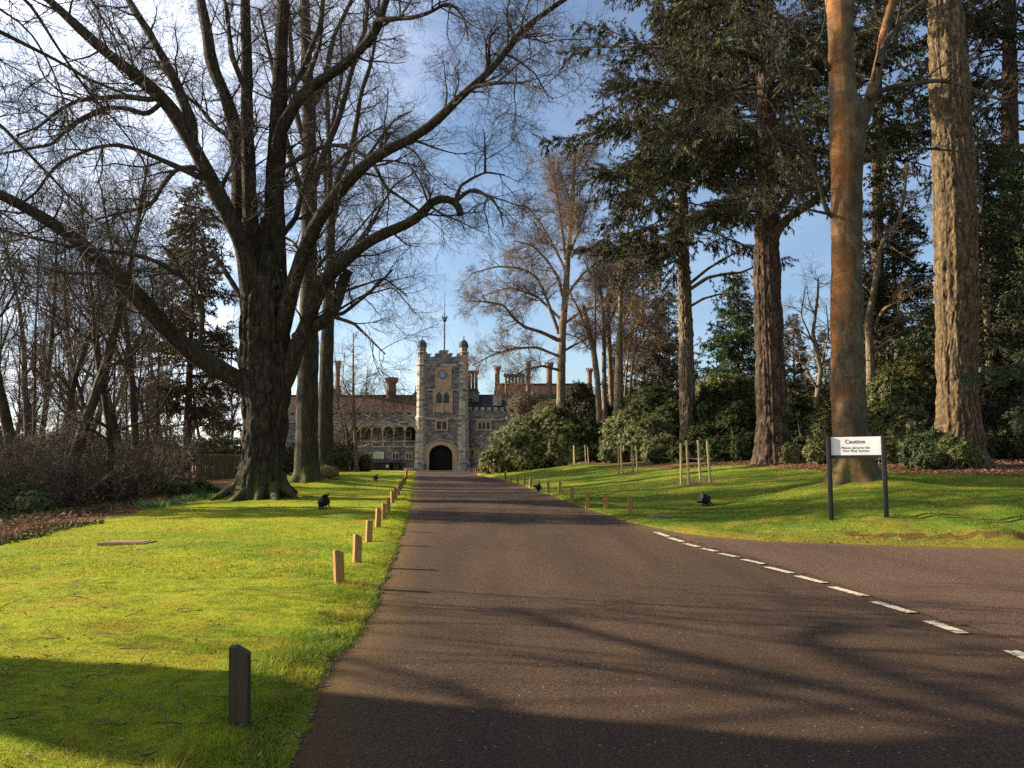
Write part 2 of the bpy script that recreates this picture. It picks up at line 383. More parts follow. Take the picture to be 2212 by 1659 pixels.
M['post_old'] = m_noise('mossy_post', (0.02, 0.014, 0.008), (0.065, 0.046, 0.025), 1.0, (22, 22, 3), bd=0.015, c2=(0.05, 0.042, 0.018))
M['stake'] = m_noise('stake_wood', (0.26, 0.18, 0.09), (0.46, 0.36, 0.19), 1.0, (14, 14, 2), bd=0.01)
M['black'] = m_noise('black_paint', (0.008, 0.008, 0.01), (0.02, 0.019, 0.019), 18, rough=0.6, bd=0.004, spec=0.15)
M['white'] = m_noise('white_panel', (0.56, 0.55, 0.52), (0.66, 0.645, 0.61), 3, rough=0.45, bd=0.001)
M['letter'] = m_plain('lettering_black', (0.012, 0.012, 0.014), 0.6)
M['greyletter'] = m_plain('lettering_grey', (0.11, 0.11, 0.12), 0.6)
M['flint'] = m_stone('flint_rubble', [(0.07, 0.068, 0.065), (0.13, 0.125, 0.112), (0.19, 0.178, 0.155), (0.27, 0.25, 0.215)], (0.2, 0.18, 0.15), 0.55, 0.27)
M['ashlar'] = m_stone('ashlar', [(0.09, 0.085, 0.075), (0.31, 0.275, 0.21), (0.38, 0.335, 0.25), (0.43, 0.38, 0.285)], (0.25, 0.22, 0.17), 0.62, 0.36, 0.02, 0.3)
M['ochre'] = m_noise('ochre_stone', (0.22, 0.15, 0.075), (0.42, 0.3, 0.16), 1.6, bd=0.04, c2=(0.34, 0.27, 0.17))
M['brick'] = m_stone('red_brick', [(0.12, 0.045, 0.027), (0.21, 0.085, 0.05), (0.28, 0.14, 0.085)], (0.22, 0.16, 0.11), 0.25, 0.09, 0.02)
M['slate'] = m_stone('dark_slate', [(0.03, 0.03, 0.034), (0.07, 0.065, 0.065), (0.11, 0.10, 0.09)], (0.02, 0.02, 0.02), 0.5, 0.35, 0.03)
M['tile'] = m_stone('clay_tile', [(0.04, 0.02, 0.015), (0.075, 0.034, 0.023), (0.11, 0.055, 0.035)], (0.03, 0.02, 0.015), 0.4, 0.3, 0.03)
M['glass'] = m_plain('window_glass', (0.012, 0.014, 0.017), 0.12, 0.6)
M['gate'] = m_noise('gate_timber', (0.006, 0.005, 0.006), (0.02, 0.016, 0.018), 1.0, (6, 6, 0.6), bd=0.02)
M['lead'] = m_noise('lead', (0.05, 0.045, 0.045), (0.12, 0.10, 0.09), 3, bd=0.01)
M['clockblue'] = m_plain('clock_blue', (0.12, 0.2, 0.27), 0.5)
M['fence'] = m_noise('fence_boards', (0.05, 0.04, 0.02), (0.15, 0.12, 0.05), 1.0, (7, 7, 0.7), bd=0.02)
M['cream'] = m_noise('notice_cream', (0.4, 0.45, 0.33), (0.5, 0.54, 0.42), 2, bd=0.001)
M['gravel'] = m_noise('gravel', (0.2, 0.16, 0.13), (0.4, 0.34, 0.29), 8)
M['shed'] = m_noise('shed_boards', (0.018, 0.014, 0.011), (0.06, 0.045, 0.035), 1.0, (5, 5, 0.6), bd=0.02)
M['cover'] = m_noise('cover_stone', (0.08, 0.075, 0.06), (0.2, 0.18, 0.14), 4)
M['covermoss'] = m_noise('mossy_cover', (0.14, 0.08, 0.035), (0.3, 0.19, 0.08), 4)

# ---------------------------------------------------------------- terrain
CP = np.array([
    (-2, -6, 0), (12, -6, 0), (-14, -6, 0), (30, -6, 0), (-40, -6, -.1),
    (0, 4, 0), (-4, 5, .03), (-8, 6, .05), (6, 6, 0), (14, 6, 0.03), (30, 8, .1), (-20, 8, 0), (-40, 20, -.2),
    (-2.3, 12, .06), (-6, 12, .06), (3, 12, 0), (9, 12, 0.02), (15, 13, .05), (-11, 18, .08), (-17, 18, -.1),
    (-2.8, 20, .13), (1, 20, .10), (4, 19.5, .10), (8, 17.5, .02), (15, 17.8, .06), (22, 18, .15), (5.6, 22.5, .2), (8.4, 20.5, .36), (15, 20.3, .48), (24, 21, .6),
    (-3.7, 30, .27), (-.5, 30, .26), (2.8, 29, .25), (6.4, 28, .30), (9, 27, .62), (15, 27, .95), (24, 28, 1.25),
    (-10, 36, .22), (-14, 36, .15), (-24, 36, -.15), (-8, 36, .3), (-5, 42, .4), (-1, 45, .42), (2.6, 45, .5), (7.8, 36, .87), (13, 37, 1.4), (21.6, 36, 1.65), (32, 40, 1.9),
    (-13, 50, .62), (-9, 50, .55), (-30, 55, 0.1), (-50, 60, 0), (7, 51, 1.18), (14, 47, 2.0), (24, 50, 2.2), (40, 60, 2.4),
    (-8, 60, .66), (-3.7, 60, .62), (.5, 60, .68), (-14, 62, 1.0), (6, 72, 1.9), (12, 62, 2.1), (24, 80, 2.4), (0, 75, 1.2),
    (-10, 80, .95), (-5.5, 80, .86), (-1, 82, 1.0), (5, 85, 1.9), (-20, 85, 1.15), (-40, 90, .6),
    (-12, 105, 1.08), (-7, 105, 1.08), (2, 105, 1.35), (-25, 108, 1.3), (-10.6, 130, 1.15), (-25, 130, 1.2), (5, 130, 1.2), (25, 130, 2), (-50, 130, 1),
    (-60, 180, 1), (0, 180, 1.5), (60, 180, 2.5), (90, 100, 2.5), (90, 30, 1.5), (-90, 100, .5), (-90, 20, 0), (90, -20, .3), (-90, -20, 0),
    (-200, 300, 1), (200, 300, 2), (0, 400, 1.5), (200, -20, 1), (-200, -20, 0)], float)

def _phi(r2): return np.where(r2 > 1e-9, 0.5 * r2 * np.log(np.maximum(r2, 1e-9)), 0)
_n = len(CP)
_A = np.zeros((_n + 3, _n + 3)); _d2 = ((CP[:, None, :2] - CP[None, :, :2]) ** 2).sum(-1)
_A[:_n, :_n] = _phi(_d2) + np.eye(_n) * 1.5
_A[:_n, _n] = 1; _A[:_n, _n + 1:] = CP[:, :2]; _A[_n, :_n] = 1; _A[_n + 1:, :_n] = CP[:, :2].T
_W = np.linalg.solve(_A, np.concatenate([CP[:, 2], [0, 0, 0]]))
MOUNDS = [(11.8, 29.2, .42, 1.5), (-11.0, 50.5, .28, 1.8), (-12.6, 58.5, .3, 1.8), (-10.7, 36, .12, 2.2)]

def zbase(x, y):
    x, y = np.atleast_1d(np.asarray(x, float)), np.atleast_1d(np.asarray(y, float))
    sh = x.shape; x, y = x.ravel(), y.ravel(); out = np.empty(len(x))
    for i in range(0, len(x), 20000):
        X, Y = np.clip(x[i:i + 20000], -200, 200), np.clip(y[i:i + 20000], -20, 400)
        r2 = (X[:, None] - CP[:, 0]) ** 2 + (Y[:, None] - CP[:, 1]) ** 2
        o = _phi(r2) @ _W[:_n] + _W[_n] + X * _W[_n + 1] + Y * _W[_n + 2]
        for mx_, my_, h, s in MOUNDS: o = o + h * np.exp(-((X - mx_) ** 2 + (Y - my_) ** 2) / (2 * s * s))
        out[i:i + 20000] = o
    return out.reshape(sh)

def hit(u, v, ymax=135):
    """the ground point seen at u, v"""
    d = ray(u, v); ys = np.geomspace(3, ymax, 900)
    p = np.array([0, 0, EYE])[None] + d[None] * (ys / d[1])[:, None]
    below = p[:, 2] - zbase(p[:, 0], p[:, 1]) < 0
    i = np.argmax(below) if below.any() else len(ys) - 1
    return p[i, 0], p[i, 1]

def on_ground(x, y): return np.array([x, y, float(zsurf(x, y)[0])])

EL = [(897.5, 1018.6), (896.5, 1030), (895, 1047.6), (891, 1064), (887, 1099), (876.4, 1127.3), (866, 1157.8), (855.3, 1193), (822.5, 1263), (798, 1325), (760, 1381), (715, 1441), (665, 1531), (625, 1606), (600, 1659)]
ER = [(1015, 1018.6), (1037, 1028), (1114, 1042.5), (1168, 1063), (1215, 1080), (1262, 1097), (1318, 1114), (1365, 1129), (1421, 1142), (1480, 1153), (1531, 1160), (1656, 1170), (1856, 1177), (2212, 1187)]
eL = np.array(sorted([hit(*p)[::-1] for p in EL]))
eL = np.concatenate([[(-8, -1.6), (3.0, -1.15)], eL, [(133, -15.0)]])
eR = np.array(sorted([hit(*p) for p in ER]))
eR = eR[(eR[:, 1] < 125)]
_far = eR[0]
eR = np.concatenate([[(-6.0, 133)], eR, [(60, eR[-1, 1] + 1.5)]])
def smooth_curve(p, k=400):
    t = np.concatenate([[0], np.cumsum(np.hypot(*np.diff(p, axis=0).T))]); s = np.linspace(0, t[-1], k)
    return np.stack([np.interp(s, t, p[:, 0]), np.interp(s, t, p[:, 1])], 1)
def XL(y): return np.interp(y, eL[:, 0], eL[:, 1])
def YB(x): return np.interp(x, eR[:, 0], eR[:, 1], left=300)
def wob(x, y, a=1.0):
    return a * (np.sin(x * 2.3 + y * 1.1) * .4 + np.sin(x * 5.1 - y * 3.7 + 1) * .3 + np.sin(y * 7.3 + x * 1.7) * .22 + np.sin(11.7 * y - 9.1 * x) * .15)
def droad(x, y):
    """signed distance into the road (positive on asphalt)"""
    dl = (x - XL(y)) * np.where(y < 14, .85, 1.0)
    e = .05; sl = (YB(x + e) - YB(x - e)) / (2 * e)
    dr = (YB(x) - y) / np.sqrt(1 + np.minimum(sl ** 2, 400))
    return np.where(y > 131, -1, np.minimum(dl, dr))
def lump(x, y):
    return .026 * np.sin(x * 1.9 + 1.3 * np.sin(y * .8)) * np.sin(y * 1.5 + x * .6) + .012 * np.sin(x * 5.3 + y * 2.1) * np.sin(y * 4.7 - x * 1.3)
def sstep(a, b, x):
    t = np.clip((x - a) / (b - a), 0, 1); return t * t * (3 - 2 * t)
def zsurf(x, y):
    x, y = np.atleast_1d(np.asarray(x, float)), np.atleast_1d(np.asarray(y, float))
    z = zbase(x, y); d = droad(x, y) + wob(x * 2.1, y * 1.9, .045) + wob(y * .5, x * .4, .05)
    out = sstep(.0, -.35, d)
    bank = sstep(-.55, -.80, d + wob(x * 1.6, y * 1.6, .16)) * np.clip((x - 6.5) / 2.5, 0, 1) * (y < 24) * (.11 + .05 * np.sin(x * 3.3 + np.sin(x * 7.1)))
    return z + np.where(d > 0, -.12 * sstep(0, .15, d) + .02, .02 + .045 * out + bank * .9) + lump(x, y) * out
# woods border on the left, shrubbery border on the right
BL = [(-6, -11.5), (10, -11.2)] + sorted([hit(u, v)[::-1] for u, v in ((0, 1178), (120, 1150), (250, 1120), (330, 1100), (410, 1088))]) + [(42, -15.5), (60, -17), (85, -20), (112, -24), (140, -30)]
BL = np.array([(y, x) for y, x in BL]); BL = BL[np.argsort(BL[:, 0])]
def wood(x, y): return np.interp(y, BL[:, 0], BL[:, 1]) - x + wob(x, y, .3)
BR = np.array([(-8, 120), (-3.5, 86), (0, 80), (3, 77), (5, 74), (8, 64), (10, 50.5), (12, 45.2), (13.6, 37), (14.5, 35.2), (18, 31.5), (22, 30.5), (60, 26)], float)
def shrub(x, y): return (y - np.interp(x, BR[:, 0], BR[:, 1], left=400)) * .6 + wob(x, y, .3)

def axis(parts):
    a = [np.arange(s, e, st) for s, e, st in parts]; return np.concatenate(a)
gx = axis([(-400, -100, 50), (-100, -30, 5), (-30, -12, .8), (-12, -5, .3), (-5, 6, .11), (6, 18, .25), (18, 40, 1), (40, 100, 6), (100, 401, 50)])
gy = axis([(-40, 2, 3), (2, 4, .4), (4, 15, .11), (15, 24, .16), (24, 45, .35), (45, 80, .6), (80, 140, 1.5), (140, 300, 12), (300, 900, 75)])
def grid(gx, gy, zf):
    X, Y = np.meshgrid(gx, gy); Z = zf(X.ravel(), Y.ravel()); V = np.stack([X.ravel(), Y.ravel(), Z], 1)
    nx, ny = len(gx), len(gy); i = np.arange(nx * ny).reshape(ny, nx)
    F = np.stack([i[:-1, :-1], i[:-1, 1:], i[1:, 1:], i[1:, :-1]], -1).reshape(-1, 4)
    return V, F
def zone(o, r, g, b=None):
    ca = o.data.color_attributes.new('zone', 'FLOAT_COLOR', 'POINT')
    c = np.ones((len(r), 4), np.float32); c[:, 0] = r; c[:, 1] = g; c[:, 2] = 0 if b is None else b
    ca.data.foreach_set('color', c.ravel())
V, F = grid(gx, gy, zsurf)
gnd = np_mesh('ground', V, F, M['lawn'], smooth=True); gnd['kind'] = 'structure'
dr = droad(V[:, 0], V[:, 1])
zone(gnd, np.clip(np.maximum(np.maximum(sstep(-.4, .8, wood(V[:, 0], V[:, 1])), sstep(-.3, 1.0, shrub(V[:, 0], V[:, 1]))), .5 * np.exp(-((V[:, 0] - 11.2) ** 2 / 5 + (V[:, 1] - 28.6) ** 2 / 4))), 0, 1),
     np.clip(1 - np.abs(dr + .05) / .3, 0, 1) * .6 + (np.abs(dr + .70) < .2) * (V[:, 0] > 7) * (V[:, 1] < 24) * .8,
     np.clip(1.15 - np.abs(dr) / 1.9, 0, 1) * (V[:, 0] > 4) * (V[:, 1] < 24))

def sub(V, F, keep):
    F = F[keep]; u, inv = np.unique(F, return_inverse=True); return V[u], inv.reshape(-1, 4)
rx = axis([(-16, -5, .4), (-5, 6, .11), (6, 40, .4)]); ry = axis([(-8, 4, .6), (4, 15, .11), (15, 24, .2), (24, 60, .6), (60, 133, 1.0)])
V, F = grid(rx, ry, zbase)
d = droad(V[:, 0], V[:, 1])
# the seam between the drive and the branch road runs just beyond the dashed line
DASH = [((620, 55), (675, 75)), ((680, 80), (738, 98)), ((745, 105), (805, 120)), ((818, 125), (882, 140)), ((900, 148), (980, 165)), ((1000, 173), (1085, 194)), ((1100, 207), (1208, 233)),
        ((1232, 246), (1350, 277)), ((1380, 293), (1525, 335)), ((1562, 358), (1730, 408)), ((1800, 443), (1948, 497)), ((2155, 573), (2330, 650))]
dash_pts = [[hit(1106 + a * .5, 1123.4 + b * .5) for a, b in q] for q in DASH]
seam = np.array(sorted([(p[0] + .25, p[1] + .16) for q in dash_pts for p in q]))
def side_of(x, y): return (y - np.interp(x, seam[:, 0], seam[:, 1], left=60, right=-50)) + wob(x, y, .03)
cen = V[F].mean(1)
ins = d[F].max(1) > -.5
sd_ = side_of(cen[:, 0], cen[:, 1]) > 0
rv, rf = sub(V, F, ins)
road = np_mesh('road', rv, rf, M['road'], smooth=True); road['kind'] = 'structure'
zone(road, np.clip(1 - droad(rv[:, 0], rv[:, 1]) / .7, 0, 1) * (rv[:, 0] < 5), rv[:, 0] * 0)
Vs = V.copy(); Vs[:, 2] += .008
sv, sf = sub(Vs, F, ins & sd_ & (cen[:, 0] > 3.0) & (cen[:, 1] < 25))
sroad = np_mesh('side_road', sv, sf, M['side'], smooth=True); sroad['kind'] = 'structure'
zone(sroad, np.clip(1 - droad(sv[:, 0], sv[:, 1]) / .6, 0, 1), sv[:, 0] * 0)
for i, (a, b) in enumerate(dash_pts):
    a, b = np.array(a), np.array(b); t = (b - a) / np.linalg.norm(b - a); nrm = np.array([-t[1], t[0]]) * .07
    k = 6; pts = np.array([a + (b - a) * q for q in np.linspace(0, 1, k)])
    if i in (4, 5, 10): pts += np.random.default_rng(i).normal(0, .006, pts.shape)
    L_, R_ = pts - nrm, pts + nrm
    P2 = np.concatenate([L_, R_]); Vd = np.column_stack([P2, zbase(P2[:, 0], P2[:, 1]) + .016])
    Fd = np.array([(j, j + 1, k + j + 1, k + j) for j in range(k - 1)])
    o = np_mesh('road_marking', Vd, Fd, M['paint']); o['kind'] = 'structure'; o['group'] = 'dashes of the junction line'
fv, ff = grid(np.arange(-20, 4, 2.0), np.arange(123.5, 131.0, 1.5), lambda x, y: zbase(x, y) + .10)
fo = np_mesh('forecourt', fv, ff, M['gravel'], smooth=True); fo['kind'] = 'structure'

# ---------------------------------------------------------------- plant machinery (all vectorised)
def nrm(a): return a / np.maximum(np.linalg.norm(a, axis=-1, keepdims=True), 1e-9)

def tubes(sets):
    """sets: (P (N,K,3), R (N,K), sides) -> verts, quads"""
    Vs, Fs, off = [], [], 0
    for P, Rr, S in sets:
        if len(P) == 0: continue
        N, K, _ = P.shape
        T = np.empty_like(P); T[:, 1:-1] = P[:, 2:] - P[:, :-2]; T[:, 0] = P[:, 1] - P[:, 0]; T[:, -1] = P[:, -1] - P[:, -2]; T = nrm(T)
        ax = np.argmin(np.abs(T).max(1), axis=1); ref = np.eye(3)[ax][:, None, :]
        n1 = nrm(np.cross(T, ref)); n2 = np.cross(T, n1)
        th = np.arange(S) * 2 * math.pi / S
        ring = P[:, :, None, :] + Rr[:, :, None, None] * (n1[:, :, None, :] * np.cos(th)[None, None, :, None] + n2[:, :, None, :] * np.sin(th)[None, None, :, None])
        i = (np.arange(N * K * S).reshape(N, K, S)) + off
        j = np.roll(i, -1, axis=2)
        Fs.append(np.stack([i[:, :-1], j[:, :-1], j[:, 1:], i[:, 1:]], -1).reshape(-1, 4))
        Vs.append(ring.reshape(-1, 3)); off += N * K * S
    return np.concatenate(Vs), np.concatenate(Fs)

def grow(rng, P, Rr, n, t0, t1, ang, L, rr, K, wander=.12, up=0.0, rmin=.002, tip=.3, lfall=.4, asd=.2, side=None, rmax=9):
    N, K0, _ = P.shape
    cnt = np.full(N, n) if np.isscalar(n) else np.asarray(n)
    idx = np.repeat(np.arange(N), cnt); C = len(idx)
    t = rng.uniform(t0, t1, C)
    f = t * (K0 - 1); i0 = np.minimum(f.astype(int), K0 - 2); w = (f - i0)[:, None]
    a, b = P[idx, i0], P[idx, i0 + 1]
    pos = a * (1 - w) + b * w; T = nrm(b - a)
    pr = Rr[idx, i0] * (1 - w[:, 0]) + Rr[idx, i0 + 1] * w[:, 0]
    rv = nrm(rng.normal(size=(C, 3)))
    if side is not None: rv = nrm(rv * np.array(side))
    perp = nrm(rv - (rv * T).sum(-1, keepdims=True) * T)
    an = rng.normal(ang, asd, C)[:, None]
    d = nrm(np.cos(an) * T + np.sin(an) * perp)
    ln = L * (1 - lfall * t) * rng.uniform(.55, 1.25, C)
    r0 = np.clip(pr * rr * rng.uniform(.75, 1.1, C), rmin, rmax)
    Q = np.empty((C, K, 3)); Q[:, 0] = pos; step = (ln / (K - 1))[:, None]
    for k in range(1, K):
        d = nrm(d + rng.normal(0, wander, (C, 3)) + np.array([0, 0, up]))
        Q[:, k] = Q[:, k - 1] + d * step
    tt = np.linspace(0, 1, K)[None]
    return Q, np.maximum(r0[:, None] * (1 - (1 - tip) * tt), rmin * .8)

def trace(pts, w0, w1, Y0, Y1, K=36, seed=0, jit=.35, ease=1.0):
    """a limb followed through the points it passes in the picture, at depths Y0..Y1, real widths from picture widths"""
    p = np.array(pts, float); t = np.concatenate([[0], np.cumsum(np.hypot(*np.diff(p, axis=0).T))]); t /= t[-1]
    s = np.linspace(0, 1, K); u = np.interp(s, t, p[:, 0]); v = np.interp(s, t, p[:, 1])
    for _ in range(2):
        u[1:-1] = (u[:-2] + 2 * u[1:-1] + u[2:]) / 4; v[1:-1] = (v[:-2] + 2 * v[1:-1] + v[2:]) / 4
    Ys = Y0 + (Y1 - Y0) * s ** ease
    rng = np.random.default_rng(seed)
    Ys = Ys + np.convolve(rng.normal(0, jit, K + 8), np.ones(9) / 9, 'valid') * np.minimum(1, s * 4)
    P = np.array([at(a, b, y) for a, b, y in zip(u, v, Ys)])
    w = w0 + (w1 - w0) * s
    Rr = np.array([px(ww, y, b) / 2 for ww, y, b in zip(w, Ys, v)])
    Rr *= 1 + .07 * np.convolve(rng.normal(0, 1.5, K + 2), np.ones(3) / 3, 'valid')
    return P, Rr

def rings_mesh(P, Rr, S, flute=0.0, fn=7, seed=0, flare=None):
    """a big trunk: one tube with lobed, uneven section. flare: (height, strength, lobes, phase)"""
    rng = np.random.default_rng(seed)
    K = len(P); T = np.gradient(P, axis=0); T = nrm(T); ref = np.array([0, 1.0, 0]) if abs(T[0, 1]) < .8 else np.array([1.0, 0, 0])
    n1 = nrm(np.cross(np.cross(T, ref), T)) ; n2 = np.cross(T, n1)
    th = np.arange(S) * 2 * math.pi / S
    z = P[:, 2] - P[0, 2]
    ph = rng.uniform(0, 6.28, 6)
    mod = 1 + flute * (np.sin(fn * th[None] + ph[0] + .6 * np.sin(z[:, None] * .5)) * .5 + np.sin((fn * 2 + 1) * th[None] + ph[1] + z[:, None] * .4) * .3 + np.sin(3 * th[None] + ph[2] + .2 * z[:, None]) * .5 + np.sin(23 * th[None] + ph[4] + .5 * np.sin(z[:, None])) * .22)
    mod += .03 * np.sin(z[:, None] * 2.1 + ph[3] + 2 * th[None]) + .02 * np.sin(z[:, None] * 5.3 + 3 * th[None])
    if flare:
        h, s, lobes, p0 = flare
        mod += s * np.exp(-np.maximum(z, 0)[:, None] / h) * (.45 + .8 * np.maximum(0, np.sin(lobes * th[None] + p0)) + .35 * np.maximum(0, np.sin((lobes + 2) * th[None] + ph[5])))
    V = P[:, None] + (Rr[:, None] * mod)[..., None] * (n1[:, None] * np.cos(th)[None, :, None] + n2[:, None] * np.sin(th)[None, :, None])
    i = np.arange(K * S).reshape(K, S); j = np.roll(i, -1, 1)
    F = np.stack([i[:-1], j[:-1], j[1:], i[1:]], -1).reshape(-1, 4)
    return V.reshape(-1, 3), F

def vnoise(th, z, nth, cz_, seed):
    """smooth random values on a trunk's skin, periodic round it"""
    r = np.random.default_rng(seed); zz = (z - z.min()) / cz_; nz_ = int(zz.max()) + 3; G = r.uniform(-1, 1, (nz_, nth))
    a = th / (2 * math.pi) * nth; a0 = np.floor(a).astype(int) % nth; fa = a - np.floor(a); fa = fa * fa * (3 - 2 * fa)
    z0_ = np.floor(zz).astype(int); fz_ = zz - z0_; fz_ = fz_ * fz_ * (3 - 2 * fz_)
    a1 = (a0 + 1) % nth
    return (G[z0_, a0] * (1 - fa) + G[z0_, a1] * fa) * (1 - fz_) + (G[z0_ + 1, a0] * (1 - fa) + G[z0_ + 1, a1] * fa) * fz_

def bark_relief(P, Rr, S, seed, depth, nth, cz_, **kw):
    """trunk with real ridges and fissures; also returns how deep each point lies"""
    n_ = max(len(P), int((P[-1, 2] - P[0, 2]) / .07)); t = np.linspace(0, 1, n_); t0 = np.linspace(0, 1, len(P))
    P2 = np.column_stack([np.interp(t, t0, P[:, j]) for j in range(3)]); R2 = np.interp(t, t0, Rr)
    V, F = rings_mesh(P2, R2, S, seed=seed, **kw)
    th = np.tile(np.arange(S) * 2 * math.pi / S, n_); z = np.repeat(P2[:, 2], S)
    w = vnoise(th, z, nth // 3, cz_ * 2, seed + 5) * (2.2 / nth * 3)
    a = np.abs(vnoise((th + w) % (2 * math.pi), z, nth, cz_, seed)); b = np.abs(vnoise((th - w) % (2 * math.pi), z, nth * 2, cz_ * .45, seed + 1))
    ridge = np.minimum(1, a * 1.6) * .68 + np.minimum(1, b * 1.5) * .32
    c = np.repeat(P2, S, 0); out = nrm(V - c)
    return V + out * ((ridge - .5) * depth)[:, None], F, np.clip(1 - ridge * 1.5, 0, 1)

def join(parts):
    Vs, Fs, o = [], [], 0
    for V, F in parts: Vs.append(V); Fs.append(np.asarray(F) + o); o += len(V)
    return np.concatenate(Vs), np.concatenate(Fs)

def leaves(rng, P, D, L, W, nhint=None):
    """diamond shaped leaves from P along D"""
    n = len(P); q = rng.normal(size=(n, 3)) if nhint is None else nhint + rng.normal(0, .35, (n, 3))
    S = nrm(np.cross(D, q)); L = np.broadcast_to(L, (n,))[:, None]; W = np.broadcast_to(W, (n,))[:, None]
    V = np.stack([P, P + D * L * .45 + S * W * .5, P + D * L, P + D * L * .45 - S * W * .5], 1).reshape(-1, 3)
    return V, np.arange(n * 4).reshape(n, 4)

def local(o, V): return V - np.array(o.location)[None]

def put_tree(root, trunk_parts, tw_sets, mb, mt, rel=None):
    V, F = join(trunk_parts); o = np_mesh('trunk', local(root, V), F, mb, root, True)
    if rel is not None:
        ca = o.data.color_attributes.new('fissure', 'FLOAT_COLOR', 'POINT'); c = np.zeros((len(V), 4), np.float32); c[:len(rel), 0] = rel; ca.data.foreach_set('color', c.ravel())
    if tw_sets:
        V, F = tubes(tw_sets); np_mesh('crown', local(root, V), F, mt, root, False)

def stack(limbs): return np.stack([p for p, r in limbs]), np.stack([r for p, r in limbs])
def lens(P): return np.linalg.norm(np.diff(P, axis=1), axis=-1).sum(1)

# ---------------------------------------------------------------- the big old tree on the left lawn
def twigs(rng, P, Rr, per_m, L2, n3, L3, n4, L4, n5, L5, t0=.25, up2=.03, up3=-.02, up4=-.05, K2=9, r=(.05, .016, .008, .0045), a=(.95, .85, .75, .7), lf=.35):
    ln = lens(P); cnt = np.maximum(1, np.round(ln * per_m).astype(int))
    out = []
    A = grow(rng, P, Rr, cnt, t0, 1.0, a[0], L2, .55, K2, .16, up2, rmin=.012, rmax=r[0], lfall=lf); out.append((*A, 5))
    C = grow(rng, *A, n3, .15, 1.0, a[1], L3, .6, 6, .2, up3, rmin=r[1] * .5, rmax=r[1], lfall=.3); out.append((*C, 3))
    D = grow(rng, *C, n4, .15, 1.0, a[2], L4, .6, 5, .22, up4, rmin=r[2] * .62, rmax=r[2], lfall=.3); out.append((*D, 3))
    if n5:
        E = grow(rng, *D, n5, .15, 1.0, a[3], L5, .7, 4, .24, up4, rmin=r[3] * .75, rmax=r[3], lfall=.3); out.append((*E, 3))
    return out

Y1 = 36.0
g = on_ground(*at(560, 1085, Y1)[:2])
t1 = thing('bare_tree', 'huge old bare tree with flared roots on the left lawn', 'tree', g)
pro = [(555, 1092, 62), (557, 1080, 56), (560, 1060, 51), (563, 1030, 47), (566, 990, 44), (569, 950, 43), (572, 900, 46), (572, 850, 51), (572, 800, 53), (571, 750, 52), (572, 700, 52), (573, 660, 50), (574, 620, 46), (574, 590, 38), (574, 560, 30), (573, 520, 20), (573, 470, 6)]
pr = np.array(pro, float); s = np.linspace(0, len(pr) - 1, 90); k = np.arange(len(pr))
cu, cv, cw = (np.interp(s, k, pr[:, i]) for i in range(3))
TP = np.array([at(a, b, Y1) for a, b in zip(cu, cv)]); TR = np.array([px(w, Y1, b) for w, b in zip(cw, cv)])
V, F, rel1 = bark_relief(TP, TR, 150, 3, .10, 40, .55, flute=.055, fn=9, flare=(.55, .22, 5, 1.2)); parts = [(V, F)]
for (u0, v0, u1, v1, w0, w1, dy) in [(540, 1000, 440, 1092, 30, 9, -1.0), (545, 1030, 490, 1094, 34, 8, -1.9), (565, 1040, 548, 1100, 34, 10, -2.3), (590, 1040, 600, 1095, 34, 9, -2.2), (600, 1030, 645, 1080, 34, 8, -.6), (600, 1020, 640, 1064, 30, 8, 2.0), (535, 1010, 470, 1070, 26, 8, 1.6)]:
    P, Rr = trace([(u0, v0), (u0 * .6 + u1 * .4 + (u0 - u1) * .12, v0 * .45 + v1 * .55), (u1, v1)], w0, w1, Y1, Y1 + dy, 22, seed=int(u0), jit=.05)
    parts.append(rings_mesh(P, Rr, 20, .1, 3, int(u1)))
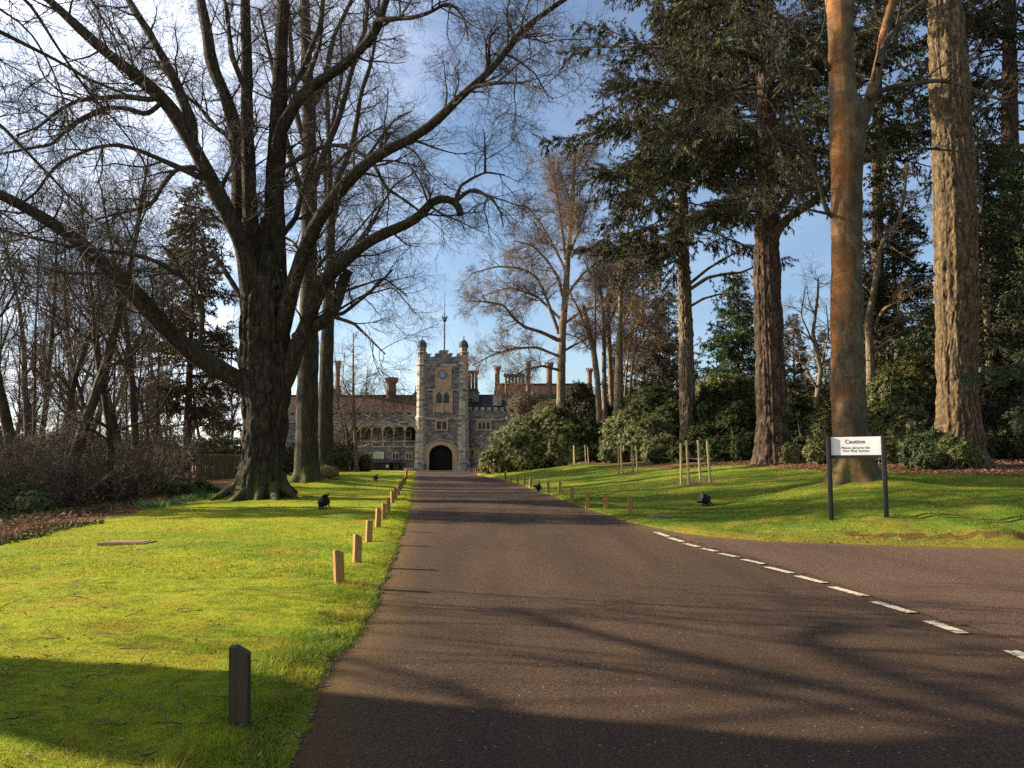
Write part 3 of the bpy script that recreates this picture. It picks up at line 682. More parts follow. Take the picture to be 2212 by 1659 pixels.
LIMBS = [  # points, width at foot / tip, depth at tip
    ([(560, 700), (540, 600), (525, 521), (479, 437), (417, 312), (362, 221), (292, 162), (217, 104), (146, 37), (90, -15), (20, -60)], 46, 13, 31),
    ([(415, 305), (417, 271), (375, 167), (325, 75), (287, 17), (262, -30), (230, -90)], 24, 11, 34),
    ([(560, 690), (545, 600), (521, 479), (517, 375), (512, 292), (492, 217), (454, 137), (450, 75), (437, 25), (430, -30), (400, -120)], 44, 16, 37),
    ([(565, 690), (550, 600), (540, 480), (537, 354), (533, 250), (533, 125), (529, 0), (535, -90), (530, -200)], 40, 14, 35),
    ([(590, 720), (597, 583), (592, 417), (600, 312), (604, 208), (608, 83), (612, 0), (618, -110), (615, -230)], 52, 16, 37),
    ([(560, 842), (512, 818), (450, 785), (400, 750), (363, 715), (300, 645), (236, 581), (154, 508), (70, 456), (0, 418), (-90, 392), (-180, 380)], 46, 15, 29),
    ([(600, 850), (628, 800), (637, 760), (662, 700), (684, 640), (700, 605), (732, 575), (780, 531), (824, 507), (878, 485), (915, 463), (926, 438), (947, 426), (988, 433), (996, 445), (995, 463)], 40, 15, 33),
    ([(600, 760), (628, 628), (653, 549), (682, 482), (725, 419), (762, 383), (794, 346), (831, 324), (867, 313), (915, 284), (955, 252), (988, 215), (1017, 186), (1053, 164), (1082, 128), (1108, 87), (1133, 58), (1170, 33), (1217, 0), (1260, -30)], 36, 9, 29),
    ([(640, 735), (682, 703), (707, 690), (728, 657), (740, 611), (754, 584)], 30, 20, 35),
    ([(598, 350), (600, 300), (623, 248), (652, 204), (696, 171), (743, 142), (787, 98), (816, 62), (827, 22), (838, -10), (850, -80)], 30, 13, 34),
    ([(806, 80), (809, 44), (860, 40), (896, 38), (933, 25), (962, 7), (984, 13), (1006, 47), (1011, 87)], 14, 4, 31),
    ([(596, 372), (678, 324), (714, 312), (751, 317), (794, 339), (816, 368), (831, 405), (867, 427), (905, 455)], 12, 5, 33),
    ([(1048, 168), (1056, 128), (1057, 80), (1075, 60)], 10, 3, 30), ([(1010, 192), (1030, 186), (1071, 179), (1126, 179), (1166, 190), (1195, 215)], 10, 3, 28),
    ([(1103, 95), (1140, 74), (1170, 72), (1217, 92)], 7, 3, 28), ([(985, 433), (1013, 412), (1031, 411), (1064, 430), (1082, 459), (1087, 490)], 10, 3, 31),
    ([(985, 430), (995, 401), (1024, 383), (1050, 372), (1090, 378)], 8, 3, 34), ([(1048, 373), (1048, 330), (1046, 285)], 6, 2, 34), ([(720, 680), (740, 678), (799, 632), (849, 582)], 9, 4, 37), ([(715, 682), (765, 699), (799, 732), (832, 765)], 9, 3, 33),
    ([(340, 205), (333, 217), (271, 208), (208, 212), (167, 217), (137, 233), (112, 250), (83, 275), (37, 292)], 14, 5, 30),
    ([(345, 225), (317, 250), (275, 233), (225, 233), (187, 250), (146, 275), (117, 312), (62, 321), (0, 333)], 12, 5, 31),
    ([(450, 392), (417, 375), (350, 346), (292, 321), (250, 312), (208, 317), (137, 346), (108, 371), (79, 417), (42, 442)], 12, 5, 33),
    ([(440, 372), (425, 362), (387, 362), (367, 379), (346, 408), (333, 437), (292, 454), (250, 462), (204, 475)], 13, 5, 34),
    ([(430, 760), (440, 660), (400, 600), (330, 560), (271, 546), (167, 537), (62, 512), (0, 496)], 13, 6, 29),
    ([(520, 500), (460, 470), (420, 480), (380, 520)], 9, 3, 39), ([(600, 520), (640, 470), (660, 380), (700, 300)], 14, 5, 40), ([(520, 640), (470, 560), (440, 540), (400, 545), (330, 600)], 12, 4, 38),
    ([(604, 230), (650, 160), (690, 60), (700, -30)], 16, 7, 39), ([(533, 200), (500, 120), (490, 20), (470, -60)], 14, 6, 33),
    ([(512, 300), (470, 280), (430, 230), (380, 190), (330, 120)], 11, 4, 38)]
lim = []
for i, (pts, w0, w1, ye) in enumerate(LIMBS):
    s0 = 36 + (ye - 36) * (0 if w0 > 22 else .45 if pts[0][0] > 1000 or pts[0][1] < 300 else .2)
    lim.append(trace(pts, w0, w1, s0, ye, 36, seed=i, jit=.4))
def yfix(i, parent):
    """start a limb exactly on its parent by shifting its depth"""
    P, Rr = lim[i]; Q, _ = lim[parent]; d = ((P[0][None, [0, 2]] / P[0][1] - Q[:, [0, 2]] / Q[:, 1:2]) ** 2).sum(1); j = d.argmin()
    k = Q[j, 1] / P[0, 1]; w = (np.linspace(1, 0.0, len(P)) ** .7)[:, None]
    o = np.array([0, 0, EYE]); lim[i] = ((P - o) * (1 + (k - 1) * w) + o, Rr)
for i, p in ((1, 0), (8, 6), (10, 9), (12, 7), (13, 7), (14, 7), (15, 6), (16, 6), (17, 16), (18, 8), (19, 8), (20, 0), (21, 0), (22, 0), (23, 0), (24, 5)): yfix(i, p)
bigs = [l for l in lim if l[1][0] > .22]; smalls = [l for l in lim if l[1][0] <= .22]
for i, (P, Rr) in enumerate(bigs): parts.append(rings_mesh(P, Rr, 18, .05, 4, i))
rng = np.random.default_rng(11)
P, Rr = stack(lim)
tw = [(*stack(smalls), 8)]
tw += twigs(rng, P, Rr, 1.4, 3.1, 8, 1.5, 7, .75, 3, .42, t0=.2)
thin = np.array([i for i in range(len(lim)) if i not in (8,)])
put_tree(t1, parts, tw, M['bark_old'], M['twig'], rel1)

# ---------------------------------------------------------------- two straight limes behind it
def column_tree(name, label, cat, u, vb, Yd, prof, stems, mb, mt, seed, flute=.03, flare=(.5, .3, 5, 1), per_m=1.1, L2=3.2, t0=.3, lv=(7, 1.5, 6, .75, 2, .45), zoff=.25, up2=.03, nside=48, group=None, tw_mat=None, tr=(.05, .016, .008, .0045)):
    """a trunk whose edges follow (v, u_left, u_right); stems are traced limbs (pts, w0, w1, Yend)"""
    rng = np.random.default_rng(seed)
    gx_, gy_ = at(u, vb, Yd)[:2]
    root = thing(name, label, cat, on_ground(gx_, gy_), group=group)
    pr = np.array([((a + b) / 2, v, (b - a) / 2) for v, a, b in prof], float)
    s = np.linspace(0, len(pr) - 1, 80); k = np.arange(len(pr))
    cu, cv, cw = (np.interp(s, k, pr[:, i]) for i in range(3))
    TP = np.array([at(a, b, Yd) for a, b in zip(cu, cv)]); TR = np.array([px(w, Yd, b) for w, b in zip(cw, cv)])
    low = root.location.z - zoff
    ex = np.linspace(low, TP[0, 2], 8)[:-1]
    TP = np.concatenate([np.column_stack([np.full(7, TP[0, 0]), np.full(7, TP[0, 1]), ex]), TP]) if TP[0, 2] > low + .1 else TP
    TR = np.concatenate([np.full(len(TP) - len(TR), TR[0]), TR])
    parts = [rings_mesh(TP, TR, nside, flute, 9, seed, flare=flare)]
    kk = np.linspace(0, len(TP) - 1, 36).astype(int)
    L = [(TP[kk], TR[kk])] + [trace(p, a, b, Yd, ye, 36, seed=seed * 31 + i, jit=.4) for i, (p, a, b, ye) in enumerate(stems)]
    sm = []
    for i, (P, Rr) in enumerate(L[1:]):
        if Rr[0] > .12: parts.append(rings_mesh(P, Rr, 14, .04, 4, i))
        else: sm.append((P, Rr))
    tw = []
    if sm: tw.append((*stack(sm), 7))
    if per_m:
        P, Rr = stack(L); ts = np.full(len(L), t0)
        A = twigs(rng, P[1:], Rr[1:], per_m, L2, *lv, t0=.25, up2=up2, r=tr) if len(L) > 1 else []
        tw += A
        Q, q = P[:1, 36 * 45 // 100:], Rr[:1, 36 * 45 // 100:]
        if t0 < 1: tw += twigs(rng, Q, q, per_m * 1.3, L2 * 1.2, *lv, t0=t0 * .5, up2=up2, a=(1.15, .85, .75, .7), r=tr)
    put_tree(root, parts, tw, mb, mt)
    return root

column_tree('bare_tree', 'tall straight bare tree with mossy trunk just behind the huge old tree', 'tree', 664, 1038, 50,
    [(1042, 634, 692), (1020, 637, 689), (980, 638, 687), (900, 639, 686), (760, 645, 688), (640, 649, 687), (520, 650, 684), (400, 652, 685), (250, 654, 682), (100, 650, 673), (0, 648, 668), (-150, 648, 662)],
    [([(668, 470), (640, 380), (610, 270), (590, 150), (560, 20)], 16, 6, 53), ([(670, 420), (700, 330), (735, 250), (760, 150), (790, 60), (800, -40)], 18, 6, 47), ([(666, 330), (640, 250), (630, 120), (620, -20)], 15, 6, 52), ([(668, 600), (700, 560), (750, 540), (800, 560)], 8, 3, 47),
     ([(664, 250), (700, 180), (720, 80), (760, 0), (780, -80)], 15, 6, 53), ([(663, 560), (630, 520), (590, 500), (540, 520)], 8, 3, 53), ([(660, 180), (690, 100), (700, 0)], 13, 6, 47), ([(668, 380), (720, 360), (780, 300), (830, 270)], 9, 3, 50)],
    M['bark_lime'], M['twig'], 21, flare=(.55, .55, 6, .5), per_m=1.3)
column_tree('bare_tree', 'slimmer bare tree forking high up, between the two thickest left trunks and the castle', 'tree', 705, 1024, 58,
    [(1030, 682, 724), (1000, 686, 720), (900, 687, 719), (760, 692, 720), (640, 700, 724), (560, 702, 724), (500, 704, 724), (430, 706, 720), (300, 705, 715), (150, 700, 708)],
    [([(712, 540), (715, 470), (729, 383), (758, 328), (772, 255), (780, 197), (802, 139), (815, 60), (820, -20)], 16, 5, 55), ([(714, 500), (740, 400), (800, 330), (850, 260), (890, 240)], 12, 3, 60), ([(713, 600), (760, 540), (810, 470), (850, 400), (900, 370)], 9, 3, 62),
     ([(712, 470), (700, 360), (720, 260), (740, 160), (735, 40)], 13, 4, 60), ([(716, 640), (770, 620), (830, 600), (880, 640)], 7, 3, 56), ([(714, 680), (780, 640), (850, 620), (900, 680)], 6, 2, 60), ([(714, 560), (770, 500), (830, 430)], 7, 3, 55)],
    M['bark_lime'], M['twig'], 22, flare=(.5, .5, 5, 2), per_m=1.3)

# ---------------------------------------------------------------- generic bare trees for the woods (a few kinds, copied)
def bare_kind(seed, H, r0, n1, ang, L1, mb, mt, t0=.22, up1=.06, lv=(9, 8, 6, 0), bend=.05, lens_=(.55, .5, .5), drop=-.04, stems=1, spread=.25):
    rng = np.random.default_rng(seed)
    P0, R0 = [], []
    for i in range(stems):
        K = 26; d = np.array([0, 0, 1.0]); az = i * 6.28 / stems + rng.uniform(-.4, .4)
        if stems > 1: d = nrm(d + spread * np.array([math.cos(az), math.sin(az), 0]))
        p = np.array([.35 * math.cos(az), .35 * math.sin(az), -.3]) * (1 if stems > 1 else 0) + np.array([0, 0, -.3]); pts = [p]
        for k in range(K - 1):
            d = nrm(d + rng.normal(0, bend, 3) * np.array([1, 1, .3]) + np.array([0, 0, .02])); pts.append(pts[-1] + d * H / (K - 1) * (1 if stems == 1 else rng.uniform(.9, 1)))
        P0.append(pts); t = np.linspace(0, 1, K); R0.append(r0 * (1 if stems == 1 else rng.uniform(.6, 1)) * ((1 - t) ** .8 * .93 + .07) * (1 + .5 * np.exp(-t * 30)))
    P0, R0 = np.array(P0), np.array(R0)
    A = grow(rng, P0, R0, n1, t0, .98, ang, L1, .5, 14, .11, up1, rmin=.015, lfall=.55, rmax=r0 * .45)
    C = grow(rng, *A, lv[0], .2, 1, .8, L1 * lens_[0], .55, 8, .16, .01, rmin=.01, rmax=.05)
    D = grow(rng, *C, lv[1], .15, 1, .75, L1 * lens_[0] * lens_[1], .6, 5, .2, drop, rmin=.006, rmax=.018)
    sets = [(*C, 4), (*D, 3)]
    if lv[2]: sets.append((*grow(rng, *D, lv[2], .15, 1, .7, L1 * lens_[0] * lens_[1] * lens_[2], .6, 4, .22, drop, rmin=.004, rmax=.009), 3))
    tr = tubes([(P0, R0, 14), (*A, 7)]); cr_ = tubes(sets)
    return tr, cr_
def bare_thing(kind, name, label, cat, loc, mb, mt, rz=0, sc=1.0, group=None):
    root = thing(name, label, cat, loc, rz, group)
    np_mesh('trunk', *kind[0], mb, root, True); np_mesh('crown', *kind[1], mt, root)
    root.scale = (sc, sc, sc)
    return root
def spot(u, Y):
    x = at(u, 1011, Y)[0]; return on_ground(x, Y)

# left woods
rng = np.random.default_rng(5)
kinds = [bare_kind(101, 19, .24, 22, .7, 4.4, None, None, t0=.3, lv=(7, 6, 3, 0)), bare_kind(102, 17, .2, 24, .85, 3.8, None, None, t0=.22, up1=.05, lv=(7, 6, 3, 0)), bare_kind(103, 21, .32, 22, .6, 5.0, None, None, t0=.34, lv=(7, 6, 3, 0)), bare_kind(104, 14, .16, 22, 1.0, 4.2, None, None, t0=.12, up1=.03, lv=(7, 6, 3, 0))]
kinds.append(bare_kind(105, 16, .1, 26, .5, 2.4, None, None, t0=.25, bend=.02, lv=(6, 5, 2, 0))); protos = [None] * 5
WG = 'bare trees of the wood on the left'
woods = [(30, 46, 2, 'thick dark bare tree nearest the left edge of the picture'), (78, 52, 0, 'pair-like slim bare tree second in from the left edge'), (108, 43, 1, 'slim bare tree with low twigs above the bracken on the left'),
    (150, 38, 2, 'bare tree with black hollow base standing behind the bracken'), (168, 60, 0, 'thin upright bare tree behind the one with the black base'), (207, 56, 1, 'thin bare tree in the middle of the left wood'),
    (236, 39, 3, 'crooked low-branched bare tree at the lawn edge, left wood'), (262, 66, 2, 'tall bare tree far back in the middle of the left wood'), (292, 50, 0, 'bare tree left of the dark conifer in the left wood'),
    (330, 72, 1, 'distant bare tree just left of the dark conifer'), (-40, 50, 1, 'bare tree at the very left margin, only its right branches in view'), (-70, 64, 0, 'far bare tree whose branches enter at the left margin'), (58, 72, 2, 'distant tall bare tree seen between the leftmost trunks'),
    (130, 78, 1, 'distant bare tree behind the black-based tree'), (225, 84, 0, 'farthest bare tree at the heart of the left wood'), (350, 80, 2, 'distant tall bare tree behind the dark conifer'), (435, 74, 3, 'low bare tree in the gap left of the huge old trunk'),
    (480, 106, 1, 'distant bare tree seen just left of the huge old trunk'), (15, 88, 0, 'distant bare tree low at the left edge'), (300, 100, 1, 'faint far bare tree between conifer and huge limb'), (180, 98, 2, 'faint far bare tree above the middle of the left wood'), (90, 104, 0, 'faint far bare tree above the leftmost trunks'),
    (400, 108, 0, 'faint far bare tree right of the dark conifer'), (520, 105, 2, 'far bare tree hidden mostly by the huge old trunk'), (-150, 34, 2, 'bare tree beyond the left margin shading the middle lawn'), (-290, 37, 2, 'bare tree farther beyond the left margin'), (745, 100, 3, 'bare tree beyond the slim forked trunk, by the fence')]
POLE = 'thin straight pole-like young tree in the left wood, too alike to tell apart'
woods += [(u, Y, 4, POLE) for u, Y in ((-5, 58), (42, 62), (66, 47), (92, 60), (120, 66), (140, 50), (178, 72), (192, 62), (218, 68), (246, 58), (272, 74), (284, 60), (310, 66), (322, 82), (342, 64), (362, 90), (420, 86), (455, 92), (500, 84), (-50, 56))]
for u, Y, k, lab in woods:
    p = spot(u, Y); rz = rng.uniform(0, 6.28); sc = rng.uniform(.85, 1.12)
    GP = 'pole-like young trees of the left wood' if k == 4 else WG
    if protos[k] is None:
        protos[k] = bare_thing(kinds[k], 'bare_tree', lab, 'tree', p, M['bark_wood'], M['twig_wood'], rz, sc, GP)
    else: copy_thing(protos[k], p, rz, sc, lab, GP)
# thicket of arching bare shrubs under the trees
SG = 'bare shrubs under the left wood'
shk = [bare_kind(201, 3.6, .05, 9, .8, 1.7, None, None, t0=.1, up1=0, lv=(6, 4, 2, 0), stems=11, spread=.9, bend=.14), bare_kind(202, 4.6, .06, 10, .9, 1.9, None, None, t0=.1, up1=-.02, lv=(6, 4, 2, 0), stems=10, spread=.7, bend=.12)]
shp = [None, None]
for i, (u, Y, lab) in enumerate([(20, 36, 'bare arching shrub at the left edge behind the bracken'), (110, 42, 'dense bare shrub beside the black hollow tree base'), (200, 40, 'bare shrub right of the black hollow tree base'), (285, 43, 'tangled bare shrub behind the strap-leaved clumps'),
        (250, 52, 'bare shrub deep in the left wood behind the crooked tree'), (150, 54, 'bare shrub far behind the black hollow tree base'), (60, 54, 'bare shrub between the leftmost trunks'), (320, 60, 'bare shrub under the dark conifer'), (-30, 44, 'bare shrub at the left margin'), (205, 66, 'farther bare shrub in the middle of the wood'), (90, 68, 'farther bare shrub at the left of the wood'), (160, 37, 'low bare shrub just behind the rusty bracken'), (265, 40, 'low bare shrub at the lawn edge left of the strap-leaved clumps'), (60, 34, 'low bare shrub by the dark holly at the left edge'), (330, 50, 'bare shrub before the fence left of the hedge')]):
    p = spot(u, Y); k = i % 2; rz = rng.uniform(0, 6.28); sc = (1.25, .7, 1.0, .6, 1.35, .8)[i % 6]
    if shp[k] is None: shp[k] = bare_thing(shk[k], 'bare_shrub', lab, 'shrub', p, M['bark_bare'], M['twig_wood'], rz, sc, SG)
    else: copy_thing(shp[k], p, rz, sc, lab, SG)

# the tree outside the picture on the left: its long twigs enter at the top left and its trunk shades the foreground
nt = thing('bare_tree', 'bare tree off the left side whose long thin branches cross the top left corner', 'tree', on_ground(-15.6, 9.6))
zb = nt.location.z
TP = np.column_stack([-15.6 + .25 * np.sin(np.linspace(0, 2, 50)), np.interp(np.linspace(-.3, 9.5, 50), [0, 4.7, 7, 9.5], [9.6, 9.5, 8.8, 8.3]), np.linspace(zb - .3, zb + 9.5, 50)])
parts = [rings_mesh(TP, np.interp(np.linspace(0, 1, 50), [0, .1, .5, .72, .9, 1], [1.3, .95, .76, .98, 1.0, .6]), 40, .05, 7, 5, flare=(.5, .3, 5, 0))]
NL = []
for i, (dx, dy, dz, r, w) in enumerate([(2, -3, 9, .5, 0), (-3, -1, 10, .45, 0), (1, 3, 11, .42, 0), (-1, -4.5, 8, .38, 0), (3.5, 1, 8, .34, 0), (5, -1.2, 5, .3, 0), (0, 5, 8, .3, 0)]):
    t = np.linspace(0, 1, 36)[:, None]; b = TP[42 if i < 7 else 28 + 2 * i - 14] + (0, 0, -.8 if i < 7 else 0)
    r_ = np.random.default_rng(i + 60); wv = np.cumsum(r_.normal(0, .09, (36, 3)), 0) * t
    NL.append((b + np.array([dx, dy, dz])[None] * t * np.array([1, 1, 1]) + np.array([dx, dy, -dz * .3])[None] * t * t * .6 + wv, r * (1 - .85 * t[:, 0])))
for i, (P_, R_) in enumerate(NL): parts.append(rings_mesh(P_, R_, 14, .05, 4, i))
SHADOW_LIMBS = [([(2300, 1620), (2212, 1598), (1956, 1523), (1656, 1458), (1406, 1398), (1306, 1373), (1106, 1313)], .11, .04), ([(2200, 1606), (2156, 1598), (1756, 1523), (1456, 1468), (1106, 1413)], .08, .03),
    ([(2330, 1570), (2212, 1548), (1956, 1468), (1781, 1408), (1738, 1376), (1806, 1346)], .12, .05), ([(1180, 1570), (1106, 1546), (1000, 1490), (900, 1461), (750, 1421)], .08, .03), ([(2300, 1490), (2000, 1440), (1700, 1390), (1400, 1345)], .05, .02)]
for i, (q, r0_, r1_) in enumerate(SHADOW_LIMBS):        # low limbs towards the light, whose shade streaks the asphalt
    g_ = np.array([hit(*w) for w in q]); zz_ = np.linspace(7.4, 5.4, len(q)) if i != 3 else np.linspace(6.4, 5.2, len(q))
    ca_, sa_, ta_ = math.cos(SUN_AZ), math.sin(SUN_AZ), 1 / math.tan(SUN_EL)
    P_ = np.column_stack([g_[:, 0] - ca_ * ta_ * zz_, g_[:, 1] + sa_ * ta_ * zz_, zz_]); P_ = np.concatenate([[[-15.6, 8.8, 6.8 - .3 * i]], P_])
    t_ = np.concatenate([[0], np.cumsum(np.linalg.norm(np.diff(P_, axis=0), axis=1))]); t_ /= t_[-1]; s_ = np.linspace(0, 1, 36)
    P_ = np.column_stack([np.interp(s_, t_, P_[:, j]) for j in range(3)]); P_[1:-1] = (P_[:-2] + 2 * P_[1:-1] + P_[2:]) / 4
    NL.append((P_, np.linspace(r0_, r1_, 36))); parts.append(rings_mesh(P_, NL[-1][1], 12, .04, 4, i))
hang = [([(-420, -60), (-200, 10), (0, 67), (62, 100), (137, 137), (180, 167), (233, 188), (300, 215)], 16, 4, 14, 16), ([(-380, 60), (-200, 140), (0, 267), (62, 333), (100, 371), (146, 421), (200, 471), (250, 512)], 13, 3, 14, 15),
    ([(-360, -300), (-100, -120), (62, 0), (104, 71), (167, 167), (208, 221), (271, 283), (325, 375)], 12, 3, 14, 17), ([(-260, -380), (60, -160), (200, 0), (233, 62), (271, 117), (300, 154)], 10, 3, 14, 17),
    ([(-360, 300), (-150, 400), (0, 455), (62, 500), (100, 540), (130, 600)], 8, 2, 13, 14), ([(-300, -200), (-60, -20), (60, 60), (110, 140), (150, 250), (140, 330)], 9, 2, 13, 15), ([(-380, 420), (-160, 500), (0, 560), (50, 640), (60, 720)], 8, 2, 13, 13)]
HL = [trace(p, a, b, y0, y1, 36, seed=90 + i, jit=.3) for i, (p, a, b, y0, y1) in enumerate(hang)]
for i, (P_, R_) in enumerate(HL):                       # each springs from one of the limbs
    src = NL[[0, 4, 2, 4, 5, 2, 5][i]][0][14 + i]; t = np.linspace(0, 1, 16)[:, None]
    br_ = src * (1 - t) + P_[0] * t + np.array([0, 0, .8]) * np.sin(t * math.pi)
    NL.append((np.concatenate([br_[:-1], P_])[np.linspace(0, 50, 36).astype(int)], np.concatenate([np.linspace(R_[0] * 1.9, R_[0], 15), R_])[np.linspace(0, 50, 36).astype(int)]))
P, Rr = stack(NL)
rng = np.random.default_rng(77)
tw = [(P[12:], Rr[12:], 7)] + twigs(rng, P, Rr, .9, 2.2, 6, 1.1, 5, .6, 0, 0, t0=.3, up2=-.03)
put_tree(nt, parts, tw, M['bark_old'], M['twig'])

# ---------------------------------------------------------------- conifers
def sprays(rng, P, Rr, per, L, W, down=.5, jit=.0, keep=1.0, t0=.1):
    """needle sprays: narrow leaf shapes along each branchlet, hanging a little"""
    N, K, _ = P.shape
    C = N * per; idx = np.repeat(np.arange(N), per); t = rng.uniform(t0, 1, C); f = t * (K - 1); i0 = np.minimum(f.astype(int), K - 2); w = (f - i0)[:, None]
    a, b = P[idx, i0], P[idx, i0 + 1]; pos = a * (1 - w) + b * w; T = nrm(b - a)
    D = nrm(T * .7 + rng.normal(0, .55, (C, 3)) + np.array([0, 0, -down]))
    return leaves(rng, pos + rng.normal(0, jit, (C, 3)), D, L * rng.uniform(.6, 1.3, C), W * rng.uniform(.7, 1.2, C))

def conifer_crown(rng, ax, z0, z1, prof, nl, per2, L2, nspray, sl, sw, el=(.15, -.25), droop=-.05, down=.5, r=.07, az=None, hang=0, L2up=-.08, wander=.07, sp_t0=.1, bare=.25):
    """ax(z)->(x,y) of the trunk. returns branch tubes and foliage"""
    z = z0 + (z1 - z0) * rng.uniform(0, 1, nl) ** .95; zz = (z - z0) / (z1 - z0)
    A = rng.uniform(0, 6.283, nl) if az is None else rng.uniform(az[0], az[1], nl)
    ln = np.array([prof(q) for q in zz]) * rng.uniform(.6, 1.15, nl)
    e = rng.normal(0, .12, nl) + el[1] + (el[0] - el[1]) * zz
    K = 10; d = np.stack([np.cos(A) * np.cos(e), np.sin(A) * np.cos(e), np.sin(e)], 1)
    P = np.empty((nl, K, 3)); P[:, 0] = np.array([[*ax(q), q] for q in z])
    for k in range(1, K):
        d = nrm(d + rng.normal(0, wander, (nl, 3)) + np.array([0, 0, droop])); P[:, k] = P[:, k - 1] + d * (ln / (K - 1))[:, None]
    Rr = (r * (.35 + .65 * ln / ln.max()))[:, None] * np.linspace(1, .2, K)[None]
    cnt = np.maximum(3, (ln * per2).astype(int))
    Q, q = grow(rng, P, Rr, cnt, bare, 1.0, .9, L2, .5, 6, .14, L2up, rmin=.006, side=(1, 1, .35), rmax=.03, lfall=.45)
    V, F = sprays(rng, Q, q, nspray, sl, sw, down, t0=sp_t0)
    return tubes([(P, Rr, 5), (Q, q, 3)]), (V, F)

def conifer(name, label, u, vb, Yd, prof_px, crowns, bark, needle, twig, seed, group=None, flute=.05, flare=(.6, .35, 6, 1), stems=(), extra=(), nside=64, fn=11, zoff=.3, ztop=None, relief=(.09, 26, .5)):
    rng = np.random.default_rng(seed)
    x0, y0 = at(u, vb, Yd)[:2]
    root = thing(name, label, 'tree', on_ground(x0, y0), group=group)
    pr = np.array([((a + b) / 2, v, (b - a) / 2) for v, a, b in prof_px], float)
    s = np.linspace(0, len(pr) - 1, 110); k = np.arange(len(pr))
    cu, cv, cw = (np.interp(s, k, pr[:, i]) for i in range(3))
    TP = np.array([at(a, b, Yd) for a, b in zip(cu, cv)]); TR = np.array([px(w, Yd, b) for w, b in zip(cw, cv)])
    low = root.location.z - zoff
    if TP[0, 2] > low:
        TP = np.concatenate([[[TP[0, 0], TP[0, 1], low], [TP[0, 0], TP[0, 1], (low + TP[0, 2]) / 2]], TP]); TR = np.concatenate([[TR[0], TR[0]], TR])
    if ztop: 
        ex = np.linspace(TP[-1, 2], ztop, 12)[1:]; TP = np.concatenate([TP, np.column_stack([np.full(11, TP[-1, 0]), np.full(11, TP[-1, 1]), ex])]); TR = np.concatenate([TR, np.linspace(TR[-1], .05, 12)[1:]])
    V, F, rel = bark_relief(TP, TR, nside * 2, seed, relief[0], relief[1], relief[2], flute=flute, fn=fn, flare=flare); parts = [(V, F)]
    L = [trace(p, a, b, Yd, ye, 36, seed=seed * 13 + i, jit=.25) for i, (p, a, b, ye) in enumerate(stems)]
    for i, (P, Rr) in enumerate(L): parts.append(rings_mesh(P, Rr, 12, .04, 4, i))
    put_tree(root, parts, None, bark, None, rel)
    axf = lambda z: (np.interp(z, TP[:, 2], TP[:, 0]), np.interp(z, TP[:, 2], TP[:, 1]))
    bt, fl = [], []
    for c in crowns:
        a, b = conifer_crown(rng, axf, **c); bt.append(a); fl.append(b)
    if L:
        P, Rr = stack(L); Q, q = grow(rng, P, Rr, np.maximum(4, (lens(P) * 2.6).astype(int)), .3, 1, .9, 1.6, .4, 6, .15, -.1, rmin=.006, rmax=.03)
        bt.append(tubes([(Q, q, 3)])); fl.append(sprays(rng, Q, q, 16, .3, .1, .6))
    for e in extra: (bt if e[0] else fl).append(e[1])
    if bt:
        V, F = join(bt); np_mesh('branches', local(root, V), F, twig, root)
    if fl:
        V, F = join(fl); np_mesh('crown', local(root, V), F, needle, root)
    return root

# thin pale fir (between the staked beds) and the thick dark fir; together they make the dark mass at the top right
conifer('fir_tree', 'slender pale-barked conifer behind the rhododendrons, left of the thick dark trunk', 1487, 960, 62,
    [(960, 1469, 1506), (906, 1469, 1503), (800, 1467, 1499), (687, 1466, 1495), (600, 1465, 1490), (487, 1464, 1486), (400, 1463, 1483), (250, 1463, 1480), (100, 1464, 1478), (0, 1465, 1476)],
    [dict(z0=17.5, z1=26, prof=lambda q: 6.0 + 3.2 * math.sin(q * 3.0), nl=50, per2=4.5, L2=2.1, nspray=44, sl=.33, sw=.066, el=(.1, -.12), droop=-.03, down=.75, r=.1, bare=.25),
     dict(z0=25, z1=45, prof=lambda q: 10.2 - 4.5 * q, nl=125, per2=4.2, L2=2.2, nspray=38, sl=.34, sw=.072, el=(.35, .0), droop=-.045, down=.7, r=.1, bare=.28)],
    M['bark_thin'], M['needle'], M['twig_pale'], 31, ztop=46, fn=9,
    stems=[([(1490, 625), (1528, 600), (1564, 592), (1601, 589), (1630, 576)], 9, 4, 59), ([(1491, 612), (1530, 580), (1590, 545), (1630, 530)], 7, 3, 60), ([(1494, 660), (1520, 645), (1560, 634), (1620, 636)], 6, 2, 60), ([(1468, 560), (1430, 575), (1390, 590), (1350, 588)], 6, 2, 60), ([(1492, 590), (1460, 545), (1400, 550), (1330, 553)], 6, 3, 58)])
